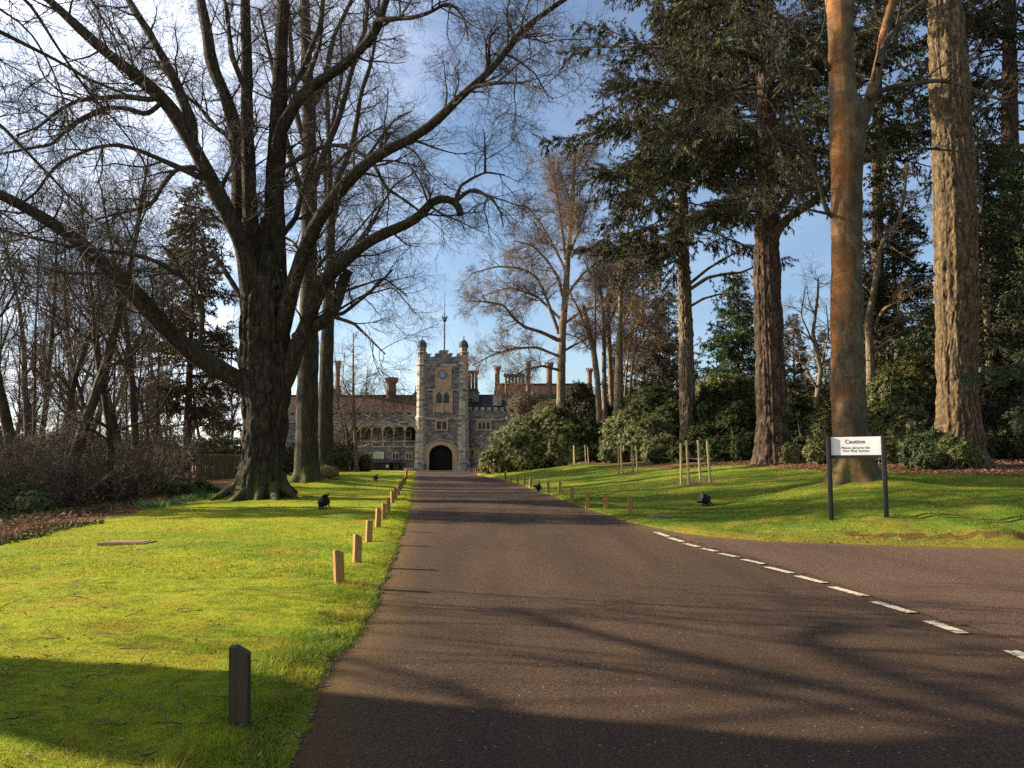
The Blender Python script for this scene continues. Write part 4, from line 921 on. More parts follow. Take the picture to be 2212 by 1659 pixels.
conifer('fir_tree', 'thick dark-barked fir right of the slender pale conifer', 1668, 1000, 45,
    [(1003, 1630, 1712), (960, 1634, 1704), (906, 1637, 1700), (800, 1635, 1694), (700, 1632, 1689), (614, 1630, 1686), (523, 1632, 1682), (400, 1634, 1678), (250, 1636, 1674), (100, 1638, 1670), (0, 1639, 1668)],
    [dict(z0=15.2, z1=22, az=(1.7, 5.0), prof=lambda q: 4.5 + 3.0 * q, nl=30, per2=4.5, L2=1.7, nspray=44, sl=.3, sw=.06, el=(.25, .0), droop=-.05, down=.8, r=.1, bare=.35),
     dict(z0=20, z1=43, prof=lambda q: 8.4 - 4 * q, nl=130, per2=4.6, L2=1.9, nspray=42, sl=.3, sw=.064, el=(.4, .05), droop=-.05, down=.7, r=.1, bare=.25)],
    M['bark_dark'], M['needle_warm'], M['twig'], 32, ztop=44, fn=13, flute=.06,
    stems=[([(1665, 540), (1680, 492), (1710, 465), (1747, 443), (1790, 405), (1830, 360), (1890, 330)], 24, 9, 43), ([(1665, 480), (1690, 440), (1730, 400), (1770, 350)], 18, 7, 47), ([(1640, 445), (1600, 440), (1550, 442), (1520, 446)], 11, 4, 44)])
conifer('fir_tree', 'largest fir trunk with deeply fissured sunlit bark at the right', 2070, 1000, 37,
    [(1010, 2028, 2130), (960, 2031, 2120), (880, 2028, 2110), (760, 2027, 2106), (691, 2025, 2108), (560, 2022, 2106), (417, 2020, 2102), (300, 2019, 2097), (167, 2013, 2088), (42, 2010, 2076), (0, 2009, 2072), (-60, 2008, 2066)],
    [dict(z0=25, z1=45, prof=lambda q: 7.5 - 4 * q, nl=70, per2=4.0, L2=1.7, nspray=26, sl=.28, sw=.085, el=(.4, .05), droop=-.05, down=.6, r=.1, bare=.3)],
    M['bark_fir'], M['needle_warm'], M['twig'], 33, ztop=46, fn=9, flute=.05, nside=90, relief=(.085, 42, .6))
conifer('fir_tree', 'dark fir whose crown fills the top right corner behind the fissured trunk', 2180, 1000, 58,
    [(1005, 2150, 2215), (700, 2160, 2206), (300, 2165, 2198), (0, 2168, 2192)],
    [dict(z0=25, z1=44, prof=lambda q: 9.0 - 4 * q, nl=90, per2=4.2, L2=2.0, nspray=28, sl=.3, sw=.09, el=(.35, 0), droop=-.05, down=.7, r=.1, bare=.25)],
    M['bark_dark'], M['needle'], M['twig'], 34, ztop=45)

conifer('fir_tree', 'fir hidden behind the orange trunk whose dark boughs show left of the fissured fir', 1898, 1000, 68,
    [(1005, 1880, 1912), (600, 1884, 1908), (300, 1886, 1906), (0, 1888, 1902)],
    [dict(z0=27, z1=46, prof=lambda q: 8.0 - 3.5 * q, nl=85, per2=4.2, L2=2.0, nspray=26, sl=.34, sw=.11, el=(.3, 0), droop=-.05, down=.7, r=.1, bare=.2)],
    M['bark_dark'], M['needle_warm'], M['twig'], 35, ztop=47)

# generic conifers, copied
def conifer_kind(seed, H, r0, z0, R0, bark, needle, twig, nl=110, per2=4.5, L2=1.3, nspray=12, sl=.34, sw=.13, el=(.5, -.25), droop=-.01, down=.4, shape=1.0):
    rng = np.random.default_rng(seed)
    TP = np.array([[0, 0, z] for z in np.linspace(-.4, H, 30)]); TR = r0 * np.linspace(1, .06, 30)
    tr = rings_mesh(TP, TR, 18, .04, 5, seed, flare=(.5, .4, 5, 0))
    b, f = conifer_crown(rng, lambda z: (0, 0), z0, H * .985, lambda q: R0 * (1 - q) ** shape + .25, nl, per2, L2, nspray, sl, sw, el=el, droop=droop, down=down, r=.06, bare=.15)
    return tr, b, f
def conifer_thing(kind, name, label, loc, bark, twig, needle, rz, sc, group):
    root = thing(name, label, 'tree', loc, rz, group)
    np_mesh('trunk', *kind[0], bark, root, True); np_mesh('branches', *kind[1], twig, root); np_mesh('crown', *kind[2], needle, root)
    root.scale = (sc, sc, sc); return root
ck = {'spruce': (conifer_kind(301, 17, .28, 1.2, 7.6, 0, 0, 0, nl=260, nspray=20, sl=.26, sw=.09), 'needle_green'), 'cypress': (conifer_kind(302, 20, .3, 2, 3.9, 0, 0, 0, nl=200, per2=5, nspray=15, sl=.28, sw=.09, shape=.6, el=(.6, .1)), 'needle_brown'),
      'dark': (conifer_kind(303, 24, .35, 3, 4.6, 0, 0, 0, nl=200, nspray=20, sl=.27, sw=.09, shape=.75, el=(.3, -.3)), 'needle'), 'olive': (conifer_kind(304, 18, .3, 1.5, 4.0, 0, 0, 0, nl=190, per2=5, nspray=19, sl=.26, sw=.09, shape=.6, el=(.6, .1)), 'needle_warm'), 'sparse': (conifer_kind(305, 19, .3, 3, 4.6, 0, 0, 0, nl=160, per2=5, nspray=17, sl=.28, sw=.09, shape=.7, el=(.5, -.1)), 'needle_brown')}
cp = {}
CG = 'conifers standing among the shrubberies'
for u, Y, k, sc, lab in [(1601, 78, 'spruce', 1.0, 'green spruce between the slender pale conifer and the thick dark fir'), (1395, 96, 'cypress', 1.28, 'broad brown conifer behind the multi-stemmed bare trees'),
        (402, 72, 'sparse', 1.33, 'tall brown-olive conifer standing out of the left wood'), (55, 112, 'dark', .55, 'small far conifer low behind the leftmost trunks'), (150, 120, 'olive', .62, 'small far conifer behind the black hollow tree base'), (255, 116, 'dark', .5, 'small far conifer in the middle of the left wood'), (325, 122, 'olive', .6, 'small far conifer just left of the tall brown-olive one'), (470, 118, 'olive', .62, 'small far conifer in the gap left of the huge old trunk'), (-25, 104, 'olive', .7, 'small far conifer at the left margin'), (1950, 62, 'olive', 1.22, 'olive conifer between the orange trunk and the fissured fir'), (1885, 84, 'cypress', 1.1, 'brownish conifer just right of the orange trunk, far back'),
        (2150, 46, 'dark', .78, 'dark spruce with pale trunk right of the fissured fir'), (2216, 52, 'spruce', 1.15, 'dark spruce cut by the right edge of the picture'), (1505, 120, 'spruce', .75, 'small far conifer right beside the slender pale conifer'), (1250, 105, 'dark', .40, 'low dark conifer right of the tall mid-drive bare tree'),
        (1722, 84, 'cypress', .72, 'brown conifer right of the thick dark fir'), (1450, 118, 'olive', 1.35, 'far olive conifer left of the slender pale conifer'), (785, 150, 'dark', .62, 'small conifer showing above the castle roof on the left'), (1790, 95, 'olive', .8, 'far olive conifer left of the orange trunk'), (1330, 135, 'dark', .85, 'far dark conifer behind the multi-stemmed bare trees'), (2270, 60, 'olive', 1.2, 'olive conifer at the right margin'), (-560, 33.5, 'dark', .8, 'unseen dark conifer added beyond the left margin to shade the middle of the drive'), (1660, 120, 'dark', .8, 'far dark conifer hidden by the thick dark fir'), (2030, 90, 'dark', .8, 'far dark conifer hidden by the fissured fir')]:  # conifer beyond the left margin is unseen, added to shade the drive
    p = spot(u, Y); kind, nd = ck[k]; rz = u * .7
    if k not in cp: cp[k] = conifer_thing(kind, 'conifer_tree', lab, p, M['bark_thin'] if k == 'dark' else M['bark_dark'], M['twig'], M[nd], rz, sc, CG)
    else: copy_thing(cp[k], p, rz, sc, lab, CG)

# near spruce off the right edge: its lowest boughs reach into the picture
rng = np.random.default_rng(44)
sp_ = thing('spruce_tree', 'spruce off the right edge with green boughs reaching in front of the fissured fir', 'tree', on_ground(20.6, 29.5))
zb = sp_.location.z
TP = np.array([[20.6, 29.5, z] for z in np.linspace(zb - .3, zb + 16, 40)]); V, F = rings_mesh(TP, .3 * np.linspace(1, .1, 40), 18, .04, 5, 3)
np_mesh('trunk', local(sp_, V), F, M['bark_dark'], sp_, True)
L = [trace(p, a, b, 29.5, ye, 20, seed=400 + i, jit=.1) for i, (p, a, b, ye) in enumerate([([(2390, 770), (2300, 775), (2200, 785), (2130, 800), (2085, 815)], 7, 2, 27.5), ([(2390, 740), (2300, 760), (2220, 790), (2150, 820)], 6, 2, 28.5), ([(2390, 850), (2290, 870), (2220, 890), (2190, 905)], 6, 2, 27.5), ([(2390, 850), (2290, 840), (2230, 850)], 6, 2, 29), ([(2390, 760), (2320, 740), (2260, 750), (2200, 770)], 6, 2, 31)])]
P, Rr = stack(L)
Q, q = grow(rng, P, Rr, 34, .2, 1, .85, .62, .5, 6, .12, -.12, rmin=.004, side=(1, 1, .25), rmax=.012)
Q2, q2 = grow(rng, Q, q, 4, .2, 1, .7, .3, .6, 4, .12, -.12, rmin=.003, side=(1, 1, .4), rmax=.006)
a, b = conifer_crown(rng, lambda z: (20.6, 29.5), zb + 6.5, zb + 16, lambda q: 3.0 * (1 - q) + .2, 60, 5, 1.0, 10, .2, .07)
V, F = join([tubes([(P, Rr, 6), (Q, q, 3), (Q2, q2, 3)]), a]); np_mesh('branches', local(sp_, V), F, M['twig'], sp_)
V, F = join([sprays(rng, np.concatenate([Q2]), q2, 12, .13, .035, .35), sprays(rng, Q, q, 14, .14, .04, .35), b]); np_mesh('crown', local(sp_, V), F, M['needle_green'], sp_)

# ---------------------------------------------------------------- beech with orange algae, right foreground
column_tree('beech_tree', 'smooth beech trunk stained orange, standing right behind the caution sign', 'tree', 1845, 1036, 29,
    [(1045, 1792, 1900), (1020, 1797, 1890), (980, 1800, 1880), (930, 1799, 1873), (860, 1797, 1867), (760, 1795, 1863), (625, 1796, 1861), (480, 1797, 1860), (375, 1796, 1862), (300, 1795, 1866), (250, 1793, 1866), (210, 1792, 1852), (125, 1792, 1843), (60, 1789, 1842), (0, 1784, 1845), (-60, 1780, 1842), (-200, 1778, 1835)],
    [([(1845, 330), (1862, 262), (1880, 210), (1892, 167), (1909, 83), (1918, 42), (1930, 0), (1950, -80)], 28, 15, 30), ([(1896, 140), (1915, 88), (1950, 42), (1992, 5), (2040, -30)], 15, 8, 31),
     ([(1793, 152), (1779, 125), (1762, 92), (1740, 82), (1704, 75), (1660, 80)], 11, 5, 27), ([(1800, 470), (1785, 462), (1771, 400), (1750, 354), (1725, 271), (1700, 200), (1671, 117), (1654, 79), (1640, 20)], 11, 3, 27), ([(1790, 462), (1760, 456), (1730, 448), (1695, 446)], 7, 3, 27),
     ([(1862, 350), (1880, 338), (1909, 329), (1975, 321), (2017, 321), (2060, 326), (2100, 329), (2142, 336)], 9, 3, 27), ([(1875, 212), (1892, 202), (1925, 187), (1975, 181), (2025, 173), (2079, 183), (2142, 208), (2184, 225), (2240, 219)], 13, 4, 27),
     ([(1750, 360), (1700, 300), (1640, 260), (1590, 250)], 5, 2, 26), ([(1700, 210), (1640, 190), (1580, 200), (1540, 230)], 4, 2, 27), ([(1771, 400), (1730, 380), (1680, 400), (1620, 430), (1580, 440)], 4, 2, 27), ([(1720, 260), (1690, 180), (1700, 100), (1690, 20)], 4, 2, 25), ([(2079, 183), (2095, 225), (2110, 250), (2130, 285)], 4, 2, 27)],
    M['bark_beech'], M['twig'], 41, flute=.02, flare=(.45, .35, 6, .4), per_m=1.5, L2=1.8, t0=1.0, lv=(6, .9, 4, .45, 0, 0), nside=56)

# ---------------------------------------------------------------- bare trees along the right of the drive
column_tree('bare_tree', 'tall sunlit bare tree rising behind the big rhododendron right of the castle', 'tree', 1211, 885, 88,
    [(905, 1201, 1222), (874, 1202, 1221), (783, 1204, 1222), (710, 1207, 1223), (637, 1215, 1229), (564, 1220, 1232), (510, 1226, 1236), (437, 1232, 1241), (364, 1237, 1243), (325, 1240, 1243)],
    [([(1206, 735), (1169, 717), (1133, 707), (1107, 685), (1089, 659), (1053, 652), (1005, 650)], 9, 2, 84), ([(1207, 720), (1187, 663), (1173, 623), (1155, 594), (1125, 579), (1075, 575), (1020, 590)], 9, 2, 90), ([(1216, 640), (1206, 600), (1180, 560), (1150, 530), (1110, 520)], 8, 2, 86),
     ([(1222, 560), (1213, 491), (1206, 437), (1202, 400), (1187, 367), (1165, 345)], 8, 2, 90), ([(1220, 580), (1190, 520), (1160, 470), (1130, 440)], 7, 2, 92), ([(1226, 560), (1250, 500), (1270, 440), (1285, 380)], 7, 2, 90), ([(1222, 640), (1260, 590), (1300, 560), (1340, 560)], 7, 2, 85),
     ([(1208, 770), (1160, 750), (1110, 752), (1060, 768), (1020, 790)], 7, 2, 86), ([(1209, 800), (1170, 790), (1130, 800), (1090, 830)], 6, 2, 84), ([(1218, 700), (1260, 670), (1300, 660), (1340, 690)], 7, 2, 90), ([(1215, 760), (1250, 740), (1290, 720), (1320, 730)], 6, 2, 86), ([(1212, 690), (1160, 640), (1100, 620), (1040, 640)], 7, 2, 92), ([(1234, 440), (1215, 390), (1200, 340)], 5, 2, 88), ([(1238, 400), (1262, 360), (1280, 330)], 4, 2, 88)],
    M['bark_bare'], M['twig_pale'], 51, per_m=2.1, L2=2.8, t0=.6, lv=(9, 1.5, 7, .8, 2, .5), flare=(.5, .3, 5, 0), zoff=2.0, tr=(.06, .026, .014, .0075))
for j, (u, vb, Yd, pr, st, lab) in enumerate([
    (1293, 880, 84, [(890, 1288, 1301), (820, 1284, 1297), (760, 1276, 1289), (710, 1266, 1277), (660, 1254, 1263)], [([(1270, 720), (1250, 670), (1230, 630), (1200, 600)], 6, 2, 82), ([(1284, 780), (1286, 700), (1284, 600), (1280, 540)], 7, 2, 86), ([(1280, 760), (1250, 730), (1220, 720)], 4, 2, 84)], 'left-leaning bare stem at the left of the multi-stemmed clump'),
    (1308, 880, 86, [(890, 1300, 1312), (800, 1300, 1310), (700, 1300, 1309), (600, 1290, 1297), (540, 1284, 1289)], [([(1306, 720), (1320, 650), (1330, 590), (1335, 540)], 7, 2, 88), ([(1303, 680), (1330, 640), (1370, 620)], 4, 2, 84), ([(1303, 650), (1280, 600), (1260, 560)], 5, 2, 88)], 'second bare stem of the multi-stemmed clump, straight and sunlit'),
    (1322, 882, 88, [(890, 1316, 1328), (800, 1313, 1324), (700, 1310, 1319), (600, 1310, 1316), (540, 1312, 1316)], [([(1316, 700), (1340, 640), (1350, 580)], 6, 2, 88), ([(1318, 760), (1290, 700), (1270, 650)], 5, 2, 90)], 'middle bare stem of the multi-stemmed clump'),
    (1337, 882, 83, [(890, 1325, 1348), (800, 1328, 1346), (720, 1332, 1344), (640, 1336, 1346), (600, 1340, 1347), (560, 1345, 1349)], [([(1338, 740), (1380, 700), (1420, 670), (1460, 660)], 7, 2, 81), ([(1340, 660), (1350, 600), (1345, 550)], 6, 2, 86), ([(1340, 720), (1370, 640), (1400, 600)], 5, 2, 80)], 'thickest bare stem at the right of the multi-stemmed clump'),
    (1358, 885, 82, [(895, 1352, 1358), (820, 1360, 1366), (760, 1368, 1373), (700, 1372, 1376)], [([(1366, 800), (1390, 750), (1430, 720)], 3, 1, 82)], 'thin right-leaning dark stem beside the clump'),
    (1350, 880, 90, [(895, 1344, 1348), (800, 1352, 1356), (720, 1360, 1364)], [([(1352, 800), (1340, 740), (1345, 690)], 3, 1, 90)], 'thinnest dark stem between the clump and the right-leaning stem')]):
    column_tree('bare_tree', lab, 'tree', u, vb, Yd, pr, st, M['bark_bare'], M['twig_pale'], 60 + j, per_m=1.5, L2=2.4, t0=.5, lv=(8, 1.3, 6, .7, 2, .45), zoff=2, nside=20, tr=(.06, .026, .015, .01), group='bare stems of the clump right of the drive')
column_tree('bare_tree', 'bare tree with crooked mossy branches right behind the orange beech', 'tree', 1878, 800, 55,
    [(960, 1868, 1892), (800, 1872, 1890), (691, 1868, 1884), (625, 1882, 1894), (541, 1896, 1906), (508, 1908, 1917), (479, 1938, 1946), (416, 1951, 1957), (350, 1958, 1962)],
    [([(1890, 700), (1910, 668), (1940, 650), (1990, 620), (2020, 590)], 9, 3, 52), ([(1886, 760), (1920, 735), (1950, 735), (2000, 700)], 8, 3, 54), ([(1888, 720), (1930, 700), (1960, 690), (2010, 695)], 7, 3, 58), ([(1900, 560), (1860, 500), (1830, 460)], 5, 2, 58), ([(1912, 510), (1960, 470), (2010, 440)], 5, 2, 53), ([(1890, 640), (1850, 600), (1820, 590)], 5, 2, 56)],
    M['bark_bare'], M['twig_pale'], 71, per_m=1.5, L2=1.8, t0=.5, lv=(7, .9, 5, .5, 0, 0), zoff=1)
column_tree('bare_tree', 'twisted pale bare tree between the thick dark fir and the orange beech', 'tree', 1765, 900, 58,
    [(960, 1758, 1772), (880, 1756, 1768), (800, 1768, 1778), (720, 1752, 1760), (640, 1764, 1769), (600, 1766, 1769)],
    [([(1766, 840), (1730, 780), (1700, 750), (1680, 700)], 6, 2, 56), ([(1772, 800), (1790, 720), (1785, 660)], 5, 2, 60), ([(1760, 860), (1720, 850), (1690, 860)], 5, 2, 58), ([(1756, 740), (1730, 680), (1740, 620)], 4, 2, 58)],
    M['bark_bare'], M['twig_pale'], 72, per_m=1.7, L2=2.0, t0=.4, lv=(7, 1.0, 5, .5, 0, 0), zoff=1)
column_tree('bare_tree', 'small bare tree with pale trunk on the lawn before the left castle wing', 'tree', 771, 1017, 100,
    [(1019, 766, 776), (960, 764, 772), (880, 760, 767), (800, 761, 765), (720, 762, 764)],
    [([(768, 960), (800, 920), (840, 895), (880, 880)], 4, 1.5, 98), ([(766, 930), (740, 890), (728, 840)], 4, 1.5, 102), ([(766, 940), (800, 900), (810, 850)], 4, 1.5, 102), ([(764, 900), (790, 850), (795, 790)], 4, 1.5, 98), ([(769, 970), (810, 955), (860, 945)], 3, 1.5, 97), ([(764, 880), (740, 820), (745, 760)], 3, 1.5, 100), ([(768, 985), (740, 960), (715, 940)], 3, 1.5, 98)],
    M['bark_bare'], M['twig_pale'], 73, per_m=1.8, L2=2.2, t0=.3, lv=(7, 1.1, 5, .6, 0, 0), flare=(.3, .2, 4, 0), nside=14, zoff=.4)
column_tree('bare_tree', 'thin leaning sapling just left of the small pale-trunked tree before the castle', 'tree', 757, 1017, 99,
    [(1019, 756, 759), (960, 748, 751), (900, 742, 744)], [([(750, 960), (730, 930), (715, 900)], 2, 1, 99), ([(746, 920), (760, 880), (765, 850)], 2, 1, 99)], M['bark_bare'], M['twig_pale'], 74, per_m=2, L2=1.4, t0=.3, lv=(6, .8, 4, .5, 0, 0), flare=(.2, .1, 4, 0), nside=8, zoff=.4)

# ---------------------------------------------------------------- evergreen shrubs
def bush(label, cat, name, blobs, n, L, W, m, seed, group=None, per=6, stems=90, fill=.72, stem_m='twig'):
    """blobs: (x, y, z, rx, ry, rz) in metres; rosettes of leaves through the outer part of the blobs"""
    rng = np.random.default_rng(seed); bl = np.array(blobs, float)
    root = thing(name, label, cat, (bl[:, 0].mean(), bl[:, 1].mean(), float(zsurf(bl[:, 0].mean(), bl[:, 1].mean())[0])), group=group)
    ar = (bl[:, 3] * bl[:, 5]); pk = rng.choice(len(bl), n * 3, p=ar / ar.sum())
    d = nrm(rng.normal(size=(n * 3, 3))); rad = rng.uniform(fill ** 3, 1, n * 3) ** (1 / 3)
    lumpy = 1 + .13 * np.sin(d[:, 0] * 7 + pk) * np.sin(d[:, 2] * 6 + pk * 2) + .09 * np.sin(d[:, 1] * 13 + pk) + .07 * np.sin(d[:, 0] * 23 + d[:, 2] * 17) + (rng.uniform(0, 1, n * 3) < .08) * rng.uniform(.05, .25, n * 3)
    p = bl[pk, :3] + d * (rad * lumpy)[:, None] * bl[pk, 3:]
    inside = np.zeros(len(p), bool)
    for i, b in enumerate(bl): inside |= (((p - b[:3]) / b[3:]) ** 2).sum(1) < (fill * .82) ** 2
    ok = ~inside & (p[:, 2] > zbase(p[:, 0], p[:, 1]) + .05)
    p, d = p[ok][:n], d[ok][:n]; k = len(p)
    o = nrm(d + np.array([0, 0, .5]) + rng.normal(0, .25, (k, 3)))
    q = nrm(np.cross(o, rng.normal(size=(k, 3)))); q2 = np.cross(o, q)
    a = (np.arange(per) * 6.283 / per)[None] + rng.uniform(0, 6.28, (k, 1)); el = rng.normal(.15, .35, (k, per))
    D = (q[:, None] * np.cos(a)[..., None] + q2[:, None] * np.sin(a)[..., None]) * np.cos(el)[..., None] + o[:, None] * np.sin(el)[..., None]
    D[:, :, 2] -= .15; D = nrm(D).reshape(-1, 3)
    V, F = leaves(rng, np.repeat(p, per, 0), D, L * rng.uniform(.6, 1.2, k * per), W * rng.uniform(.7, 1.2, k * per), np.repeat(o, per, 0))
    np_mesh('foliage', local(root, V), F, m, root)
    j = rng.choice(k, min(stems, k), replace=False); t = np.linspace(0, 1, 7)[None, :, None]
    c = bl[rng.integers(0, len(bl), len(j))]; b0 = np.column_stack([c[:, 0] + rng.normal(0, .3, len(j)), c[:, 1] + rng.normal(0, .3, len(j)), zsurf(c[:, 0], c[:, 1]) - .1])
    P = b0[:, None] * (1 - t) + p[j][:, None] * t + rng.normal(0, .06, (len(j), 7, 3)) * np.sin(t * 3.14)
    V, F = tubes([(P, np.broadcast_to(np.linspace(.045, .012, 7), (len(j), 7)), 4)]); np_mesh('stems', local(root, V), F, M[stem_m], root)
    return root

def blob(u, v, Y, hw, hh, dep=None):
    """a rounded mass seen at u, v with half width / height in picture units"""
    p = at(u, v, Y); a, b = px(hw, Y, v), px(hh, Y, v)
    return (*p, a, dep if dep else a * .8, b)
RG = 'rhododendrons and laurels bordering the lawns'
bush('big glossy rhododendron spreading beside the drive, nearest the castle', 'shrub', 'rhododendron', [blob(1155, 968, 80, 95, 66), blob(1092, 988, 80, 50, 36), blob(1198, 928, 79, 50, 52), blob(1222, 965, 77, 44, 50), blob(1062, 1004, 82, 26, 16), blob(1130, 935, 80, 34, 30)], 21000, .26, .095, M['rhodo'], 501, RG, 6)
bush('rhododendron behind the farther staked bed, right of the biggest one', 'shrub', 'rhododendron', [blob(1280, 955, 77, 40, 46), blob(1262, 990, 75, 34, 24), blob(1310, 982, 75, 36, 30)], 7000, .25, .09, M['leaf_dark_shaded'], 502, RG)
bush('rounded rhododendron directly behind the middle staked bed', 'shrub', 'rhododendron', [blob(1360, 930, 70, 56, 42), blob(1400, 955, 68, 60, 52), blob(1335, 970, 69, 40, 36), blob(1430, 975, 66, 44, 36)], 9500, .24, .09, M['rhodo'], 503, RG)
bush('tall laurel mass left of the slender pale conifer', 'shrub', 'laurel', [blob(1420, 880, 76, 60, 44), blob(1450, 920, 72, 50, 50), blob(1380, 880, 82, 40, 34)], 8000, .24, .09, M['leaf_dark_shaded'], 504, RG)
bush('dark evergreen below the tall sunlit bare tree', 'shrub', 'holly', [blob(1252, 865, 90, 34, 40), blob(1275, 895, 88, 50, 34), blob(1320, 905, 88, 50, 28), blob(1230, 890, 90, 30, 30)], 7000, .2, .09, M['needle'], 505, RG)
bush('rhododendron between the slender conifer and the thick dark fir', 'shrub', 'rhododendron', [blob(1540, 900, 62, 50, 60), blob(1590, 930, 58, 48, 56), blob(1520, 960, 58, 44, 44), blob(1570, 975, 54, 55, 32)], 9500, .23, .085, M['leaf_dark_shaded'], 506, RG)
bush('glossy laurel top right of the slender conifer, sunlit crown', 'shrub', 'laurel', [blob(1555, 845, 70, 52, 36), blob(1610, 860, 70, 40, 40)], 5500, .24, .09, M['laurel'], 507, RG)
bush('low dark rhododendron around the foot of the slender conifer', 'shrub', 'rhododendron', [blob(1495, 975, 58, 46, 28), blob(1445, 988, 61, 40, 20), blob(1622, 968, 52, 40, 34)], 7500, .21, .08, M['leaf_dark_shaded'], 508, RG)
bush('rhododendron between thick dark fir and orange beech', 'shrub', 'rhododendron', [blob(1720, 930, 52, 46, 60), blob(1765, 945, 50, 46, 56), blob(1740, 975, 46, 50, 30), blob(1700, 900, 58, 40, 50)], 9500, .21, .08, M['leaf_dark_shaded'], 509, RG)
bush('small dark bush hugging the right foot of the thick dark fir', 'shrub', 'rhododendron', [blob(1722, 985, 43.5, 26, 22), blob(1700, 975, 44.2, 18, 20)], 1800, .18, .07, M['rhodo'], 510, RG)
bush('pale-leaved laurel immediately left of the orange beech', 'shrub', 'laurel', [blob(1785, 940, 44, 36, 60), blob(1775, 975, 42, 34, 34)], 4500, .19, .07, M['laurel'], 511, RG)
bush('tall laurel between orange beech and fissured fir', 'shrub', 'laurel', [blob(1930, 870, 46, 60, 70), blob(1975, 840, 48, 50, 70), blob(1900, 930, 43, 46, 56), blob(1960, 940, 42, 60, 56), blob(1920, 975, 40, 44, 28)], 14000, .2, .07, M['laurel'], 512, RG)
bush('bright low laurel at the left foot of the fissured fir', 'shrub', 'laurel', [blob(1985, 975, 36.5, 40, 34), blob(2020, 965, 36, 34, 34), blob(2010, 990, 35.5, 36, 18)], 3200, .17, .06, M['needle_green'], 513, RG)
bush('dark bush hugging the right foot of the fissured fir', 'shrub', 'rhododendron', [blob(2075, 975, 35, 26, 24), blob(2050, 960, 35.2, 18, 20), blob(2100, 990, 35, 26, 12)], 2200, .16, .06, M['rhodo'], 514, RG)
bush('dark evergreen thicket filling the right edge behind the leaf litter', 'shrub', 'laurel', [blob(2160, 900, 46, 50, 90), blob(2200, 940, 44, 60, 60), blob(2130, 960, 44, 40, 40), blob(2250, 900, 46, 50, 90)], 9000, .2, .08, M['needle'], 515, RG)
bush('far laurel hedge behind the twisted pale tree', 'shrub', 'laurel', [blob(1690, 870, 78, 60, 44), blob(1770, 880, 76, 60, 44), blob(1850, 880, 74, 60, 50)], 7000, .24, .1, M['laurel'], 516, RG)
bush('brownish bare hawthorn against the right castle wing', 'shrub', 'hawthorn', [blob(1130, 878, 100, 34, 30), blob(1160, 870, 100, 26, 26), blob(1180, 890, 97, 30, 24)], 4200, .2, .05, M['needle_brown'], 517, RG, stems=260, stem_m='twig_pale')
# left: ivy and holly under the wood, hedge over the fence
bush('dark holly among the trunks beside the black hollow tree base', 'shrub', 'holly', [blob(190, 1045, 44, 34, 34), blob(240, 1055, 43, 40, 26), blob(290, 1052, 45, 36, 28)], 5000, .13, .065, M['needle'], 531)
bush('dark holly at the left edge below the bare trees', 'shrub', 'holly', [blob(20, 1075, 33, 50, 32), blob(70, 1085, 32, 36, 22), blob(-40, 1060, 33, 40, 50)], 5000, .11, .06, M['rhodo'], 518)
bush('bright green young holly between two left trunks', 'shrub', 'holly', [blob(120, 1035, 42, 26, 30), blob(105, 1000, 44, 20, 24)], 2000, .13, .06, M['needle_green'], 519)
bush('clipped green hedge rising above the board fence on the left', 'hedge', 'hedge', [blob(440 + i * 36, 970, 66, 34, 24) for i in range(4)] + [blob(440 + i * 36, 985, 65, 34, 22) for i in range(4)] + [blob(640 + i * 40, 985, 70, 40, 28) for i in range(3)], 11000, .15, .08, M['laurel'], 520)
bush('far dark laurels closing the left wood behind the bare trunks', 'shrub', 'laurel', [blob(-60 + i * 62, 965 + 12 * (i % 3), 92, 48, 46 - 9 * (i % 2)) for i in range(8)], 9000, .3, .13, M['laurel'], 530)
bush('dark ground-hugging bush in front of the board fence', 'shrub', 'holly', [blob(400, 1052, 43, 50, 20), blob(345, 1058, 42, 44, 18), blob(452, 1060, 44, 26, 10)], 4000, .12, .06, M['rhodo'], 521)
bush('green bush at the castle lawn edge behind the small pale tree', 'shrub', 'laurel', [blob(735, 960, 104, 30, 32), blob(748, 990, 103, 26, 26), blob(790, 1000, 104, 14, 20)], 3200, .22, .09, M['laurel'], 522)
bush('weedy clump at the foot of the slim forked left tree', 'plant', 'weeds', [blob(712, 1018, 56, 20, 10), blob(700, 1014, 57, 16, 9)], 900, .13, .03, M['drygrass'], 523, stems=10)

# ---------------------------------------------------------------- the castle: one building
CY = 131.0
cx0 = at(956, 1018, CY)[0]; cz0 = float(zbase(cx0, CY)[0])
castle = thing('castle', 'stone castle gatehouse with clock tower, wings and red brick chimneys closing the drive', 'castle', (cx0, CY, cz0))
_b = at(691.25 + 942 * .2812, 587.6 + 1530 * .2812, CY)
def cl(zx, zy, dy=0.0):                      # measured from an enlargement of the castle; dy = metres behind its front
    p = at(691.25 + zx * .2812, 587.6 + zy * .2812, CY + dy); return p[0] - cx0, p[2] - _b[2]
def cx(zx, dy=0.0): return cl(zx, 1530, dy)[0]
def cz(zy, dy=0.0): return cl(942, zy, dy)[1]
def rect(b, x0, x1, ztop, zbot, y0, y1, dy=0.0, bev=0): return b.box(cx(x0, dy), cx(x1, dy), y0, y1, cz(zbot, dy), cz(ztop, dy), bev=bev)
